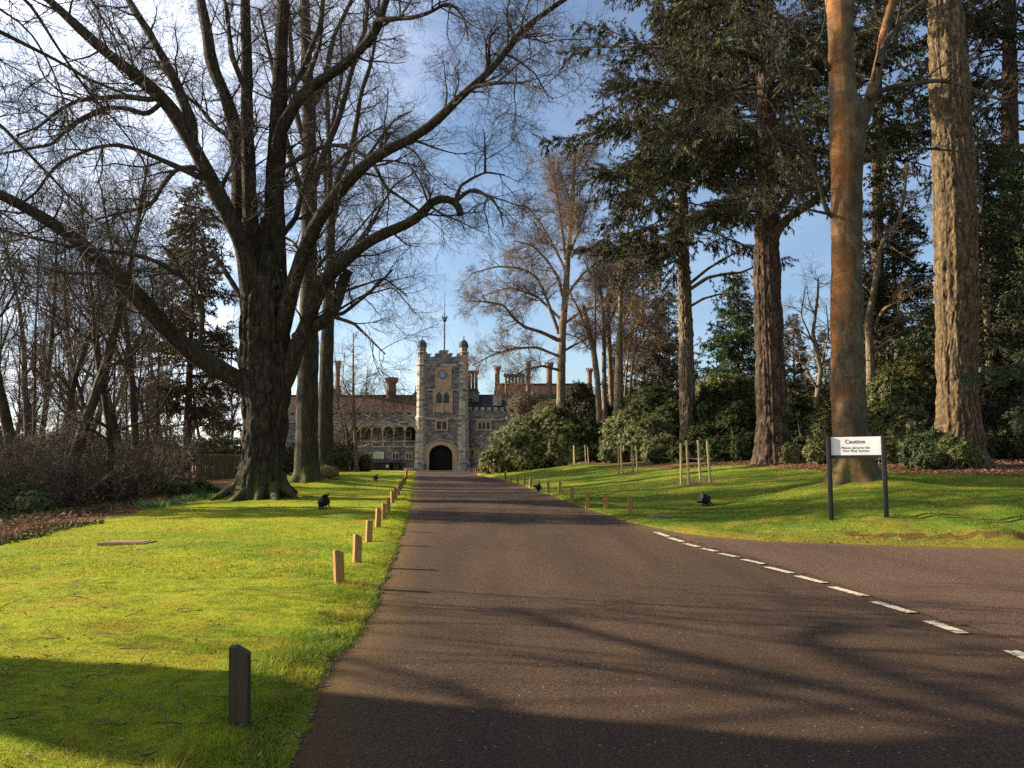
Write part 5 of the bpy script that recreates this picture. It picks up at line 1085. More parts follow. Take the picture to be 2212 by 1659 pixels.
# tower body with the gate arch cut through it
def arch(xc, hw, zs, rise, n=14, p=2.3):     # flattened gothic curve, left foot -> right foot
    return [(xc + hw * math.cos(math.pi * (1 - i / n)), zs + rise * abs(math.sin(math.pi * i / n)) ** (2 / p)) for i in range(n + 1)]
gxl, gxr = cx(838), cx(1017); gc, gh = (gxl + gxr) / 2, (gxr - gxl) / 2
zs, zr = cz(1415), cz(1328) - cz(1415)
ga = arch(gc, gh, zs, zr)
b = B()
xl, xr = cx(797), cx(1066); zt = cz(717)
b.prism([(xl, -.3), (gxl, -.3)] + ga + [(gxr, -.3), (xr, -.3), (xr, zt), (xl, zt)], 0, 7.2)
tower = b.build('tower', M['flint'], castle)
b = B(); b.ring([(gc - gh - .75, -.2)] + arch(gc, gh + .75, zs, zr + .62) + [(gc + gh + .75, -.2)], [(gc - gh, -.2)] + ga + [(gc + gh, -.2)], -.22, .55)
b.ring(arch(gc, gh + 1.0, zs + .1, zr + .75), arch(gc, gh + .78, zs + .1, zr + .62), -.3, .1)
b.build('gate_arch', M['ochre'], castle)
gate = B(); gate.box(gxl - .2, gxr + .2, .9, 1.05, -.2, cz(1325)); 
for i in range(9): gate.box(gxl + i * (gxr - gxl) / 8 - .04, gxl + i * (gxr - gxl) / 8 + .04, .84, .897, -.2, cz(1340))
gate.build('gate', M['gate'], castle)
b = B()
bat = [(797, 632), (845, 632), (845, 655), (880, 655), (880, 628), (912, 628), (912, 605), (980, 605), (980, 629), (1012, 629), (1012, 655), (1048, 655), (1048, 632), (1066, 632)]
b.prism([(cx(797), zt)] + [cl(*p) for p in bat] + [(cx(1066), zt)], .1, .6); b.prism([(cx(797), zt)] + [cl(*p) for p in bat] + [(cx(1066), zt)], 6.4, 6.9)
for k in (0, 1):
    x = xl if k == 0 else xr - .5
    b.box(x, x + .5, .603, 6.397, zt, cz(655)); 
    for j in range(3): b.box(x, x + .5, 1.3 + j * 1.8, 2.3 + j * 1.8, cz(655), cz(630))
b.box(xl + .5, xr - .5, .6, 6.4, zt - .2, zt + .2)
par = b.build('parapet', M['flint'], castle)
b = B()                                       # copings on the stepped parapet
for (a, c, z) in [(797, 845, 632), (845, 880, 655), (880, 912, 628), (912, 980, 605), (980, 1012, 629), (1012, 1048, 655), (1048, 1066, 632)]:
    b.box(cx(a) - .02, cx(c) + .02, .03, .67, cz(z) + .002, cz(z) + .14)
b.build('coping', M['ashlar'], par)
b = B()
for z, h in ((717, .32), (905, .26), (1125, .28)): b.box(xl, xr, -.22, .1, cz(z) - h / 2, cz(z) + h / 2)
for i in range(17): b.box(xl + .12 + i * .315, xl + .27 + i * .315, -.16, .05, cz(717) - .5, cz(717) - .165)
b.box(cx(797), cx(826), -.2, .1, -.3, cz(1460)); b.box(cx(1028), cx(1066), -.2, .1, -.3, cz(1460))
b.build('string_course', M['ashlar'], castle)
# octagonal corner turrets
for k, (a, c) in enumerate(((755, 800), (1065, 1130))):
    xc = cx(773 if k == 0 else 1098); r = .80
    t = B()
    t.lathe([(r + .32, -.3), (r + .32, cz(1462)), (r + .22, cz(1455)), (r + .22, cz(1352)), (r + .12, cz(1345)), (r + .1, cz(1130)), (r + .22, cz(1126)), (r + .22, cz(1116)), (r + .02, cz(1108)), (r, cz(908)), (r + .16, cz(905)), (r + .16, cz(895)), (r - .02, cz(888)), (r - .02, cz(722)), (r + .17, cz(717)), (r + .17, cz(707)), (r - .08, cz(700)), (r - .10, cz(626)), (r + .04, cz(620)), (r + .04, cz(613)), (r - .16, cz(610)), (r - .16, cz(578))], xc, r * .5, 8, .5)
    tu = t.build('turret', M['ashlar'], castle)
    d = B(); d.lathe([(.70, cz(578) + .002), (.76, cz(572)), (.72, cz(566)), (.68, cz(552)), (.56, cz(538)), (.36, cz(526)), (.16, cz(517)), (.07, cz(508)), (.05, cz(500)), (.13, cz(496)), (.05, cz(491)), (.02, cz(486))], xc, r * .5, 12)
    for j in range(8):
        an = (j + .5) * math.pi / 4
        for p, q in zip([(.76, 572), (.70, 552), (.58, 538)], [(.70, 552), (.58, 538), (.38, 526)]):
            d.bar((xc + p[0] * math.cos(an), r * .5 + p[0] * math.sin(an), cz(p[1])), (xc + q[0] * math.cos(an), r * .5 + q[0] * math.sin(an), cz(q[1])), .045, 4)
    d.build('dome', M['lead'], tu)
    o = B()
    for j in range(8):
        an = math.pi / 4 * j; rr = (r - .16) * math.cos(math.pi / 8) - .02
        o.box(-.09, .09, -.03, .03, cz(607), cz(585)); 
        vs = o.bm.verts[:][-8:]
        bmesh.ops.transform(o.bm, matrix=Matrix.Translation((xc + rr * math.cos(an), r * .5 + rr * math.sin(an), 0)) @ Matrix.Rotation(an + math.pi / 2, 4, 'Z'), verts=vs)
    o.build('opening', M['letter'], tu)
    # small drip stones and dark flint squares are in the stone's own pattern
# clock panel
p = B(); rect(p, 886, 1000, 727, 900, -.10, .05)
for x in (880, 1000): rect(p, x, x + 6, 720, 905, -.2, .05)
for i in range(5):
    for j in range(8):
        x, z = cx(895 + i * 24), cz(742 + j * 21)
        p.box(x - .14, x + .14, -.155, -.102, z - .14, z + .14, Matrix.Rotation(math.pi / 4, 4, 'Y'))
pan = p.build('clock_panel', M['ochre'], castle)
RX = Matrix.Rotation(math.pi / 2, 4, 'X')
kx, kz = cl(942, 787)
c = B(); c.lathe([(.66, 0), (.66, .12), (.54, .12), (.54, .06)], n=28, M=Matrix.Translation((kx, -.12, kz)) @ RX); clk = c.build('clock', M['lead'], castle)
c = B(); c.lathe([(.54, 0), (.54, .01)], n=28, M=Matrix.Translation((kx, -.185, kz)) @ RX); c.build('clock_face', M['clockblue'], clk)
c = B()
for i in range(12):
    an = i * math.pi / 6; c.box(-.025, .025, -.21, -.197, .38, .5); bmesh.ops.transform(c.bm, matrix=Matrix.Translation((kx, 0, kz)) @ Matrix.Rotation(an, 4, 'Y'), verts=c.bm.verts[:][-8:])
c.build('clock_numerals', M['white'], clk)
c = B()
for an, ln, w in ((R(155), .44, .035), (R(325), .3, .045)):
    c.box(-w, w, -.225, -.212, -.06, ln); bmesh.ops.transform(c.bm, matrix=Matrix.Translation((kx, 0, kz)) @ Matrix.Rotation(an, 4, 'Y'), verts=c.bm.verts[:][-8:])
c.build('clock_hands', M['white'], clk)

def window(x0, x1, z0, z1, nl, y=0.0, fw=.24, arched=False, m='ochre', dy=0.0, parent=castle, louvre=False, hood=True):
    """stone surround standing proud, mullions, dark glass set back in it"""
    X0, X1, Z0, Z1 = cx(x0, dy), cx(x1, dy), cz(z1, dy), cz(z0, dy)
    f = B(); f.box(X0 - fw, X0, y - .14, y + .1, Z0, Z1); f.box(X1, X1 + fw, y - .14, y + .1, Z0, Z1)
    f.box(X0 - fw, X1 + fw, y - .143, y + .1, Z1, Z1 + fw); f.box(X0 - fw - .05, X1 + fw + .05, y - .2, y + .1, Z0 - .18, Z0)
    if hood: f.box(X0 - fw - .1, X1 + fw + .1, y - .24, y + .1, Z1 + fw + .002, Z1 + fw + .12)
    w = (X1 - X0) / nl
    for i in range(1, nl): f.box(X0 + w * i - .08, X0 + w * i + .08, y - .12, y + .1, Z0, Z1)
    if arched:
        for i in range(nl):
            a, c_ = X0 + w * i + (.08 if i else 0), X0 + w * (i + 1) - (.08 if i < nl - 1 else 0)
            for s in (0, 1):
                e = a if s == 0 else c_; q = (a + c_) / 2
                f.prism([(e, Z1), (q, Z1)] + [(e + (q - e) * t, Z1 - .55 * (1 - t) ** 1.6) for t in (.85, .6, .3, 0)], y - .1, y + .1)
    fr = f.build('window', M[m], parent)
    g = B(); g.box(X0, X1, y - .03, y + .05, Z0, Z1); g.build('pane', M['glass'], fr)
    if not louvre and not arched:
        g = B()
        for i in range(nl):
            a = X0 + w * (i + .5); g.box(a - .018, a + .018, y - .055, y - .032, Z0, Z1)
            for t in (.33, .66): g.box(X0 + w * i + .08, X0 + w * (i + 1) - .08, y - .052, y - .034, Z0 + (Z1 - Z0) * t - .018, Z0 + (Z1 - Z0) * t + .018)
        g.build('glazing_bars', M['lead'], fr)
    if louvre:
        g = B()
        for i in range(7):
            z = Z0 + .15 + i * (Z1 - Z0 - .7) / 6; g.box(X0, X1, y - .1, y - .035, z, z + .04)
        g.build('louvre', M['lead'], fr)
    return fr
window(888, 990, 922, 1008, 2, arched=True, louvre=True)
b = B(); rect(b, 868, 1010, 1012, 1075, -.12, .05)
for x in (864, 934, 1004): rect(b, x, x + 12, 1005, 1088, -.24, -.122)
for x in (864, 1004): rect(b, x, x + 12, 905, 1004, -.2, .05)
for x in (885, 908, 953, 976): rect(b, x, x + 6, 1022, 1066, -.16, -.122)
b.build('tracery_panel', M['ochre'], castle)
window(895, 970, 1147, 1208, 2)

# right wing
WB = 1.2
def chimney(x0, x1, z0, z1, dy, shafts=1, base=None, flare=.18, depth=1.3, stepped=False):
    b = B(); X0, X1, Z0, Z1 = cx(x0, dy), cx(x1, dy), cz(z1, dy), cz(z0, dy); w = (X1 - X0)
    H = Z1 - Z0; n = shafts
    b.box(X0 - .06, X1 + .06, dy - depth / 2, dy + depth / 2, Z0 - 1.2, Z0 + H * .14)
    sw = w / n
    for i in range(n):
        xa = X0 + sw * (i + .5); r = sw * (.5 if n == 1 else .53 if n == 3 else .44)
        b.lathe([(r, Z0 + H * .14), (r, Z0 + H * .2), (r * .86, Z0 + H * .23), (r * .86, Z1 - H * .2), (r * .95, Z1 - H * .17), (r * .95, Z1 - H * .15), (r * .9, Z1 - H * .13)], xa, dy, 8, .5)
    if n == 1: b.lathe([(w * .46, Z1 - H * .14), (w * .5 + flare * .5, Z1 - H * .1), (w * .5 + flare, Z1 - H * .06), (w * .5 + flare, Z1), (w * .36, Z1)], (X0 + X1) / 2, dy, 8, .5)
    else:
        b.box(X0 - flare, X1 + flare, dy - depth / 2, dy + depth / 2, Z1 - H * .13, Z1 - H * .07); b.box(X0 - flare * 1.6, X1 + flare * 1.6, dy - depth / 2 - .1, dy + depth / 2 + .1, Z1 - H * .068, Z1 - H * .03)
    k = max(3, int(w / .3)) if n > 1 else 0
    for i in range(k): b.box(X0 - flare + i * (w + 2 * flare) / k, X0 - flare + (i + .6) * (w + 2 * flare) / k, dy - depth / 2 - .1, dy + depth / 2 + .1, Z1 - H * .028, Z1)
    if n == 1:
        for i in range(8):
            an = (i + .5) * math.pi / 4; q = w * .5 + flare * .8
            b.box((X0 + X1) / 2 + q * math.cos(an) - .1, (X0 + X1) / 2 + q * math.cos(an) + .1, dy + q * math.sin(an) - .1, dy + q * math.sin(an) + .1, Z1 + .002, Z1 + .2)
    ch = b.build('chimney', M['brick'], castle)
    if base:
        s = B(); s.box(cx(base[0], dy), cx(base[1], dy), dy - depth / 2 - .2, dy + depth / 2 + .2, cz(base[3], dy), cz(base[2], dy)); s.box(cx(base[0], dy) - .12, cx(base[1], dy) + .12, dy - depth / 2 - .3, dy + depth / 2 + .3, cz(base[2], dy) + .002, cz(base[2], dy) + .16); s.build('chimney_base', M['ashlar'], ch)
b = B(); b.box(cx(1130, WB), 24, WB, WB + 9, -.4, cz(1064, WB)); rw = b.build('wing', M['flint'], castle)
b = B(); b.box(cx(1130, WB), 24, WB - .2, WB + .1, cz(1140, WB), cz(1128, WB)); b.box(cx(1130, WB), 24, WB - .16, WB - .003, -.4, .7)
for i in range(22):
    x = cx(1134, WB) + i * 1.0
    b.box(x, x + .6, WB - .05, WB + .4, cz(1063, WB) + .002, cz(1038, WB))
b.build('wing_parapet', M['ashlar'], rw)
def roof(x0, x1, y0, y1, ze, zr, m):
    b = B(); ym = (y0 + y1) / 2
    v = [b.bm.verts.new(q) for q in ((x0, y0, ze), (x1, y0, ze), (x1, ym, zr), (x0, ym, zr), (x1, y1, ze), (x0, y1, ze))]
    b.bm.faces.new((v[0], v[1], v[2], v[3])); b.bm.faces.new((v[3], v[2], v[4], v[5])); b.bm.faces.new((v[0], v[3], v[5])); b.bm.faces.new((v[1], v[4], v[2])); b.bm.faces.new((v[0], v[5], v[4], v[1]))
    r_ = bmesh.ops.create_cube(b.bm, size=1.0); bmesh.ops.transform(b.bm, matrix=Matrix.Translation(((x0 + x1) / 2, ym, zr + .04)) @ Matrix.Diagonal((x1 - x0, .28, .2, 1)), verts=r_['verts'])
    return b.build('roof', m, castle)
roof(cx(1130, WB), 24, WB + .5, WB + 8.5, cz(1062, WB), cz(948, WB + 4.5), M['slate'])
window(1214, 1303, 1157, 1208, 3, y=WB, dy=WB)
window(1158, 1182, 1367, 1422, 1, y=WB, dy=WB)
window(1500, 1560, 1157, 1208, 2, y=WB, dy=WB)
chimney(1133, 1211, 757, 930, 4.5, 3, (1128, 1218, 930, 1000), .1)
chimney(1338, 1384, 728, 945, 3.0, 1, (1327, 1394, 950, 1030), .14)
chimney(1416, 1572, 783, 955, 7.0, 6, None, .08, 1.6)
chimney(1580, 1622, 690, 955, 8.0, 1, None, .1)
chimney(1736, 1792, 700, 1000, 6.0, 1, None, .16)
chimney(2056, 2100, 748, 930, 8, 1, None, .12)
roof(8, 24, 10, 20, cz(1000, 12), cz(862, 15), M['tile'])

# left wing: terrace wall, balustrade, arcade, tiled roof
LX = -27.0
b = B(); b.box(LX, cx(742, .8), .8, 10.5, -.4, cz(1347, .8)); lw = b.build('terrace_wall', M['flint'], castle)
b = B(); b.box(LX, cx(742, .8), .62, 1.15, cz(1347, .8) + .002, cz(1335, .8)); b.box(LX, cx(742, .8), .7, 1.05, cz(1303, .8), cz(1295, .8))
for i in range(13):
    x1_ = cx(735, .8) - i * 1.66; b.box(x1_ - .2, x1_ + .02, .66, 1.1, cz(1335, .8), cz(1302, .8) - .002)
    if x1_ < LX + 2: break
    for j in range(4):
        xa = x1_ - .2 - j * .36; z0_, z1_ = cz(1335, .8), cz(1303, .8)
        b.bar((xa, .85, z0_), (xa - .36, .85, z1_), .045, 4); b.bar((xa, .91, z1_), (xa - .36, .91, z0_), .045, 4)
b.build('balustrade', M['ashlar'], lw)
uy = 1.4
b = B(); Zs, Zt_ = cz(1215, uy), cz(1150, uy)
for i in range(7):                            # arcade bays
    xr_ = cx(733, uy) - i * 1.72; xl_ = xr_ - 1.72; c_ = (xr_ + xl_) / 2; a = arch(c_, .68, Zs, cz(1187, uy) - Zs, 10)
    b.prism([(xl_, Zs)] + a + [(xr_, Zs), (xr_, Zt_), (xl_, Zt_)], uy, uy + .45)
    b.lathe([(.17, cz(1300, uy)), (.17, cz(1290, uy)), (.12, cz(1287, uy)), (.11, cz(1222, uy)), (.18, cz(1216, uy)), (.18, Zs)], xl_, uy + .2, 8)
b.build('arcade', M['ashlar'], castle)
xe = cx(733, uy) - 7 * 1.72
b = B(); b.box(LX, cx(742, uy), 4.0, 10, cz(1347, .8), cz(1100, 4)); b.build('wing', M['flint'], castle)
b = B(); b.box(LX, xe, uy, 4, cz(1347, .8), cz(1150, uy)); b.box(LX, cx(742, uy), uy - .02, 4, Zt_ + .002, cz(1095, uy))
for i in range(20): b.box(cx(730, uy) - i * 1.3 - .75, cx(730, uy) - i * 1.3, uy - .02, uy + .45, cz(1095, uy) + .002, cz(1072, uy))
b.build('wing_parapet', M['flint'], castle)
b = B(); b.box(LX, cx(742, uy), uy - .12, uy - .025, cz(1158, uy), cz(1148, uy)); b.build('string_course', M['ashlar'], castle)
roof(LX, cx(748, 3), 2.2, 11.5, cz(1085, 3), cz(950, 6.8), M['tile'])
window(660, 690, 1225, 1270, 1, y=4.0, dy=4.0, hood=False); 
b = B(); b.box(cx(700, 4), cx(728, 4), 3.9, 4.0, cz(1347, .8), cz(1205, 4)); b.build('door', M['gate'], castle)
window(470, 500, 1225, 1270, 1, y=4.0, dy=4.0, hood=False)
window(560, 600, 1398, 1434, 2, y=.8, dy=.8, fw=.2); window(662, 700, 1398, 1434, 2, y=.8, dy=.8, fw=.2); window(386, 400, 1395, 1425, 1, y=.8, dy=.8, fw=.14)
window(240, 280, 1398, 1434, 2, y=.8, dy=.8, fw=.2)
b = B(); b.bar((cx(608, .6), .66, -.2), (cx(608, .6), .66, cz(1372, .6)), .06, 8); b.box(cx(601, .6), cx(615, .6), .52, .79, cz(1372, .6), cz(1362, .6)); b.build('drainpipe', M['lead'], castle)
chimney(100, 143, 692, 930, 8, 1, None, .1); 
b = B(); dy = 7.0; b.lathe([(.85, cz(970, dy)), (.85, cz(905, dy)), (.8, cz(900, dy)), (.8, cz(860, dy)), (.95, cz(850, dy)), (1.12, cz(838, dy)), (1.12, cz(826, dy)), (1.2, cz(822, dy)), (1.2, cz(813, dy)), (.7, cz(813, dy))], cx(539, dy), dy, 8, .5); b.build('chimney', M['brick'], castle)
b = B(); b.lathe([(.7, cz(990, 6)), (.62, cz(945, 6)), (.1, cz(915, 6)), (.09, cz(890, 6)), (.02, cz(872, 6))], cx(727, 6), 6, 4, .5); b.build('cupola', M['lead'], castle)
# timber lean-to with open doorway against the terrace wall
x0, x1 = cx(290, -.5), cx(604, -.5); sh = thing('lean_to_shed', 'dark timber lean-to against the left castle wall, behind the notice board', 'shed', (cx0, CY, cz0))
b = B(); 
for (a, c) in ((290, 365), (392, 535), (574, 604)): b.box(cx(a, -.5), cx(c, -.5), -1.2, -1.1, -.4, cz(1462))
b.box(x0, x0 + .1, -1.098, .79, -.4, cz(1455)); b.box(x1 - .1, x1, -1.098, .79, -.4, cz(1455)); b.build('shed_wall', M['shed'], sh)
b = B()
for zx in (292, 365, 392, 485, 535, 574, 602): b.box(cx(zx, -.5) - .06, cx(zx, -.5) + .06, -1.28, -1.2, -.4, cz(1460))
b.build('frame', M['fence'], sh)
b = B(); b.box(x0 - .25, x1 + .25, -1.6, .9, -.05, .05, None); bmesh.ops.transform(b.bm, matrix=Matrix.Translation((0, 0, cz(1447))) @ Matrix.Rotation(R(11), 4, 'X'), verts=b.bm.verts); b.build('roof', M['slate'], sh)

# flagpole with a fire-basket shaped crown, and an aerial
fp = thing('flagpole', 'tall thin flagpole with a basket crown rising from the tower top', 'flagpole', (cx0 + cx(948, 3.5), CY + 3.5, cz0 + cz(717)))
def fz(zy): return cz(zy, 3.5) - cz(717)
b = B(); b.lathe([(.13, .1), (.10, fz(385)), (.085, fz(330)), (.05, fz(320)), (.03, fz(140))], n=8)
for q in (440, 500, 550): b.lathe([(.15, fz(q) - .06), (.15, fz(q) + .06)], n=8)
b.build('pole', M['lead'], fp)
b = B(); b.lathe([(.12, fz(384)), (.3, fz(378)), (.34, fz(368)), (.34, fz(364)), (.3, fz(363))], n=10)
for i in range(8):
    a = i * math.pi / 4; b.bar((.3 * math.cos(a), .3 * math.sin(a), fz(366)), (.46 * math.cos(a), .46 * math.sin(a), fz(338)), .05, 4)
b.lathe([(.36, fz(356)), (.40, fz(353)), (.40, fz(350)), (.3, fz(349))], n=12)
b.build('basket', M['lead'], fp)
b = B()
for sx_, zt_ in ((-1, 395), (1, 395)):
    b.bar((0, 0, fz(zt_)), (sx_ * 1.9, -2.4, fz(600)), .010, 3); b.bar((0, 0, fz(zt_)), (sx_ * 1.9, 2.4, fz(600)), .010, 3)
b.build('guy_wire', M['lead'], fp)
ae = thing('aerial', 'small television aerial beside the right tower dome', 'aerial', (cx0 + cx(1078, 3), CY + 3, cz0 + cz(717)))
b = B(); b.bar((0, 0, .1), (0, 0, cz(520) - cz(717)), .025, 5); b.bar((-.5, 0, cz(524) - cz(717)), (.35, 0, cz(516) - cz(717)), .018, 4)
for i in range(5): b.bar((-.45 + i * .18, -.25, cz(523) - cz(717)), (-.45 + i * .18, .25, cz(523) - cz(717)), .012, 4)
b.build('antenna', M['lead'], ae)

# ---------------------------------------------------------------- small signs on the lawn before the castle
def at_g(u, v, Y): 
    p = at(u, v, Y); return on_ground(p[0], Y)
nb = thing('notice_board', 'pale green notice board on two dark posts by the left castle wall', 'notice board', at_g(818, 1014, 118))
k = 118 / FV
b = B()
for s in (-1, 1): b.box(s * 11.6 * k - .05, s * 11.6 * k + .05, -.05, .05, -.3, 41 * k)
b.build('post', M['shed'], nb)
b = B(); b.box(-11 * k, 11 * k, -.08, -.052, 26 * k, 40.5 * k); pn = b.build('panel', M['cream'], nb)
b = B()
for i, (w0, w1) in enumerate(((-9, -3), (-9, 2), (-9, 7), (-9, 4), (-9, 6))): b.box(w0 * k, w1 * k, -.086, -.081, (37.5 - i * 2.4) * k, (38.3 - i * 2.4) * k)
b.build('lettering', M['greyletter'], pn)
for nm, u, v, Y, w, zt_, zb_, lab, marks in (('sign', 797, 1016, 112, 5.7, 15.2, 8.8, 'small wide white sign with a dark car symbol, left of the notice board foot', [(-1.8, 1.8, 12.6, 13.6), (-1.2, 1.1, 13.6, 14.3), (-1.5, -.7, 12.2, 12.6), (.7, 1.5, 12.2, 12.6), (-3.5, 3.5, 10.3, 11.0)]),
                             ('sign', 836.5, 1015, 114, 2.7, 13, 7.2, 'small square white sign with one dark symbol, right of the notice board', [(-1.3, -.2, 8.6, 11.6), (-.2, 1.3, 8.6, 10.2)])):
    s_ = thing('small_sign', lab, 'sign', at_g(u, v, Y)); k = Y / FV
    b = B(); b.box(-.05, .05, -.04, .04, -.3, zt_ * k - .05); b.build('post', M['shed'], s_)
    b = B(); b.box(-w * k, w * k, -.07, -.042, zb_ * k, zt_ * k); q = b.build('panel', M['white'], s_)
    b = B()
    for a, c, d0, d1 in marks: b.box(a * k, c * k, -.075, -.071, d0 * k, d1 * k - .003)
    b.build('symbol', M['letter'], q)

# ---------------------------------------------------------------- caution sign
import bpy as _b_
SY = 20.5
pl, pR = at(1804, 1127, SY), at(1906, 1124, SY)
mid = (pl + pR) / 2; W = float(pR[0] - pl[0]) / math.cos(R(24))
cs = thing('caution_sign', 'white caution sign board framed by two black posts on the right bank', 'sign', on_ground(mid[0], SY), -R(30))
zg = cs.location.z; H = float(at(1850, 942, SY)[2]) - zg
hw = W / 2
for s in (-1, 1):
    b = B(); b.box(s * hw - .05, s * hw + .05, -.075, .055, -.5, H, bev=.014); 
    o = b.build('post', M['black'], cs, True)
    if s == -1: o.rotation_euler = (0, 0, 0)
b = B(); b.box(-hw + .052, hw - .052, -.012, .012, H - .455, H - .012); pn = b.build('panel', M['white'], cs)
b = B(); b.box(-hw + .051, hw - .051, -.04, .03, H - .53, H - .457, bev=.008); b.build('crossbar', M['black'], cs)
b = B(); b.box(-hw + .051, hw - .051, -.018, .016, H - .0118, H + .004); b.build('top_rail', M['black'], cs)
def text(s, size, x, z, m, parent):
    cu_ = bpy.data.curves.new('lettering', 'FONT'); cu_.body = s; cu_.size = size; cu_.align_x = 'CENTER'; cu_.align_y = 'CENTER'; cu_.extrude = .0012; cu_.space_character = 1.08; cu_.offset = size * .012
    ob = bpy.data.objects.new('lettering', cu_); scn.collection.objects.link(ob)
    bpy.context.view_layer.update(); dg = bpy.context.evaluated_depsgraph_get(); me = bpy.data.meshes.new_from_object(ob.evaluated_get(dg))
    bpy.data.objects.remove(ob); me.materials.clear(); me.materials.append(m)
    me.transform(Matrix.Translation((x, -.0145, z)) @ Matrix.Rotation(math.pi / 2, 4, 'X')); return link('lettering', me, parent)
text('Caution', .13, -.015, H - .135, M['letter'], pn)
text('Please observe the', .078, -.01, H - .28, M['greyletter'], pn)
text('One Way System', .078, -.005, H - .352, M['greyletter'], pn)

# ---------------------------------------------------------------- bollards
rng = np.random.default_rng(8)
def bollard_mesh(kind, h=.45):
    b = B(); w = .05
    b.box(-w, w, -w, w, -.3, h)
    top = [v for v in b.bm.verts if v.co.z > 0]
    es = list({e for v in b.bm.verts for e in v.link_edges if abs(e.verts[0].co.z - e.verts[1].co.z) > .1})
    bmesh.ops.bevel(b.bm, geom=es, offset=.008, segments=2, affect='EDGES')
    for v in b.bm.verts:
        if v.co.z > 0:
            if kind == 0: v.co.z -= max(0, v.co.x + .012) * .8
            elif kind == 1: v.co.z -= max(0, abs(v.co.x) - .03) * .9
            else: v.co.z -= (v.co.x + w) * .25
    if kind == 0:
        r_ = bmesh.ops.bisect_plane(b.bm, geom=b.bm.verts[:] + b.bm.edges[:] + b.bm.faces[:], plane_co=(-.012, 0, 0), plane_no=(1, 0, 0))
        for v in b.bm.verts:
            if v.co.z > 0 and abs(v.co.x + .012) < 1e-4: v.co.z = h
    return b
bollp = {}
def bollard(u, v, h, Y, kind, m, label, group):
    p = at(u, v, Y); loc = on_ground(p[0], Y)
    key = (kind, m)
    rz = (rng.uniform(.42, .68) if 'left' in label else rng.uniform(.0, .25)) if v < 1500 else .2; sc = h
    if key not in bollp:
        o = bollard_mesh(kind).build('bollard', M[m]); bollp[key] = o
    else: o = bollp[key].copy(); scn.collection.objects.link(o)
    o.location = loc; o.rotation_euler = (rng.normal(0, .022), rng.normal(0, .022), rz); o.scale = (max(1.1, sc * 1.18), max(1.1, sc * 1.18), sc)
    tag(o, label, 'bollard', group); o.name = 'bollard'
ORD = ['nearest', 'second', 'third', 'fourth', 'fifth', 'sixth', 'seventh', 'eighth', 'ninth', 'tenth', 'eleventh', 'twelfth', 'thirteenth', 'fourteenth', 'fifteenth', 'sixteenth', 'seventeenth', 'eighteenth', 'nineteenth', 'twentieth', 'twenty-first', 'twenty-second', 'twenty-third']
LB = [(518, 1565, 147), (732.7, 1266, 68), (771, 1209, 57), (796.3, 1173.7, 45), (816.2, 1127.5, 38), (828.8, 1107, 33), (838.7, 1094.5, 28.6), (847.4, 1083, 24.5), (854.6, 1075, 22.5), (860.7, 1068.2, 20.2), (865, 1062, 17.6), (868.4, 1055.5, 16.4), (871.7, 1048.8, 15), (874.8, 1043.4, 13.8), (877.6, 1038, 12.6), (878.5, 1030, 10), (877, 1023, 8.4)]
for i, (u, v, h) in enumerate(LB):
    Y = .45 * FV / h * .955
    bollard(u, v, 1.0 if i else 1.02, Y, 0 if i < 2 else 1 if i % 3 == 0 else 0, 'post_old' if i == 0 else 'post', ('dark weathered bollard in the foreground shadow, nearest on the left verge' if i == 0 else 'second wooden bollard from the viewer on the left verge, chamfered top, sunlit' if i == 1 else f'{ORD[i]} wooden bollard from the viewer along the left verge of the drive'), 'wooden bollards along the left verge')
for i, u in enumerate((873.8, 879.6, 884.5, 890.4)):
    bollard(u, 1017, 1.0, 122 + i, 0, 'post', f'{["leftmost", "second", "third", "rightmost"][i]} of the four tiny bollards in a row left of the gate', 'bollards in a row before the gate')
RB = [(1360.3, 1111.6, 30.5), (1309, 1097, 27), (1268.7, 1088.2, 27), (1235.2, 1077.6, 24.5), (1208.7, 1069, 21), (1184.7, 1061.7, 20), (1163, 1055, 18), (1146, 1050.4, 16.2), (1132.9, 1046.7, 14.9), (1118.8, 1040.6, 14), (1102.8, 1037.5, 14), (1091.6, 1033.5, 12.7), (1079.4, 1030.7, 11.5), (1066.3, 1027.9, 10.6), (1052, 1025.3, 9.8), (1043.3, 1024.2, 9), (1034, 1022.8, 8.4), (1028.5, 1021.8, 7.8), (1024, 1020.9, 7.3)]
for i, (u, v, h) in enumerate(RB):
    Y = .46 * FV / h * .94 if i > 1 else (.46 * FV / 30.2, .46 * FV / 27.5)[i] * .94
    bollard(u, v, 1.16, Y, 1 if i % 2 else 2, 'post', f'{ORD[i]} wooden bollard from the viewer along the right verge of the drive', 'wooden bollards along the right verge')
sb = B(); sb.box(-.35, .35, -.25, .25, -.2, .32, bev=.03); sb.box(-.45, .45, -.32, .32, .322, .42, bev=.03)
o = sb.build('stone_block', M['ashlar']); o.location = at_g(1017, 1021, 124); tag(o, 'low stone mounting block at the far end of the right bollard row', 'stone block')

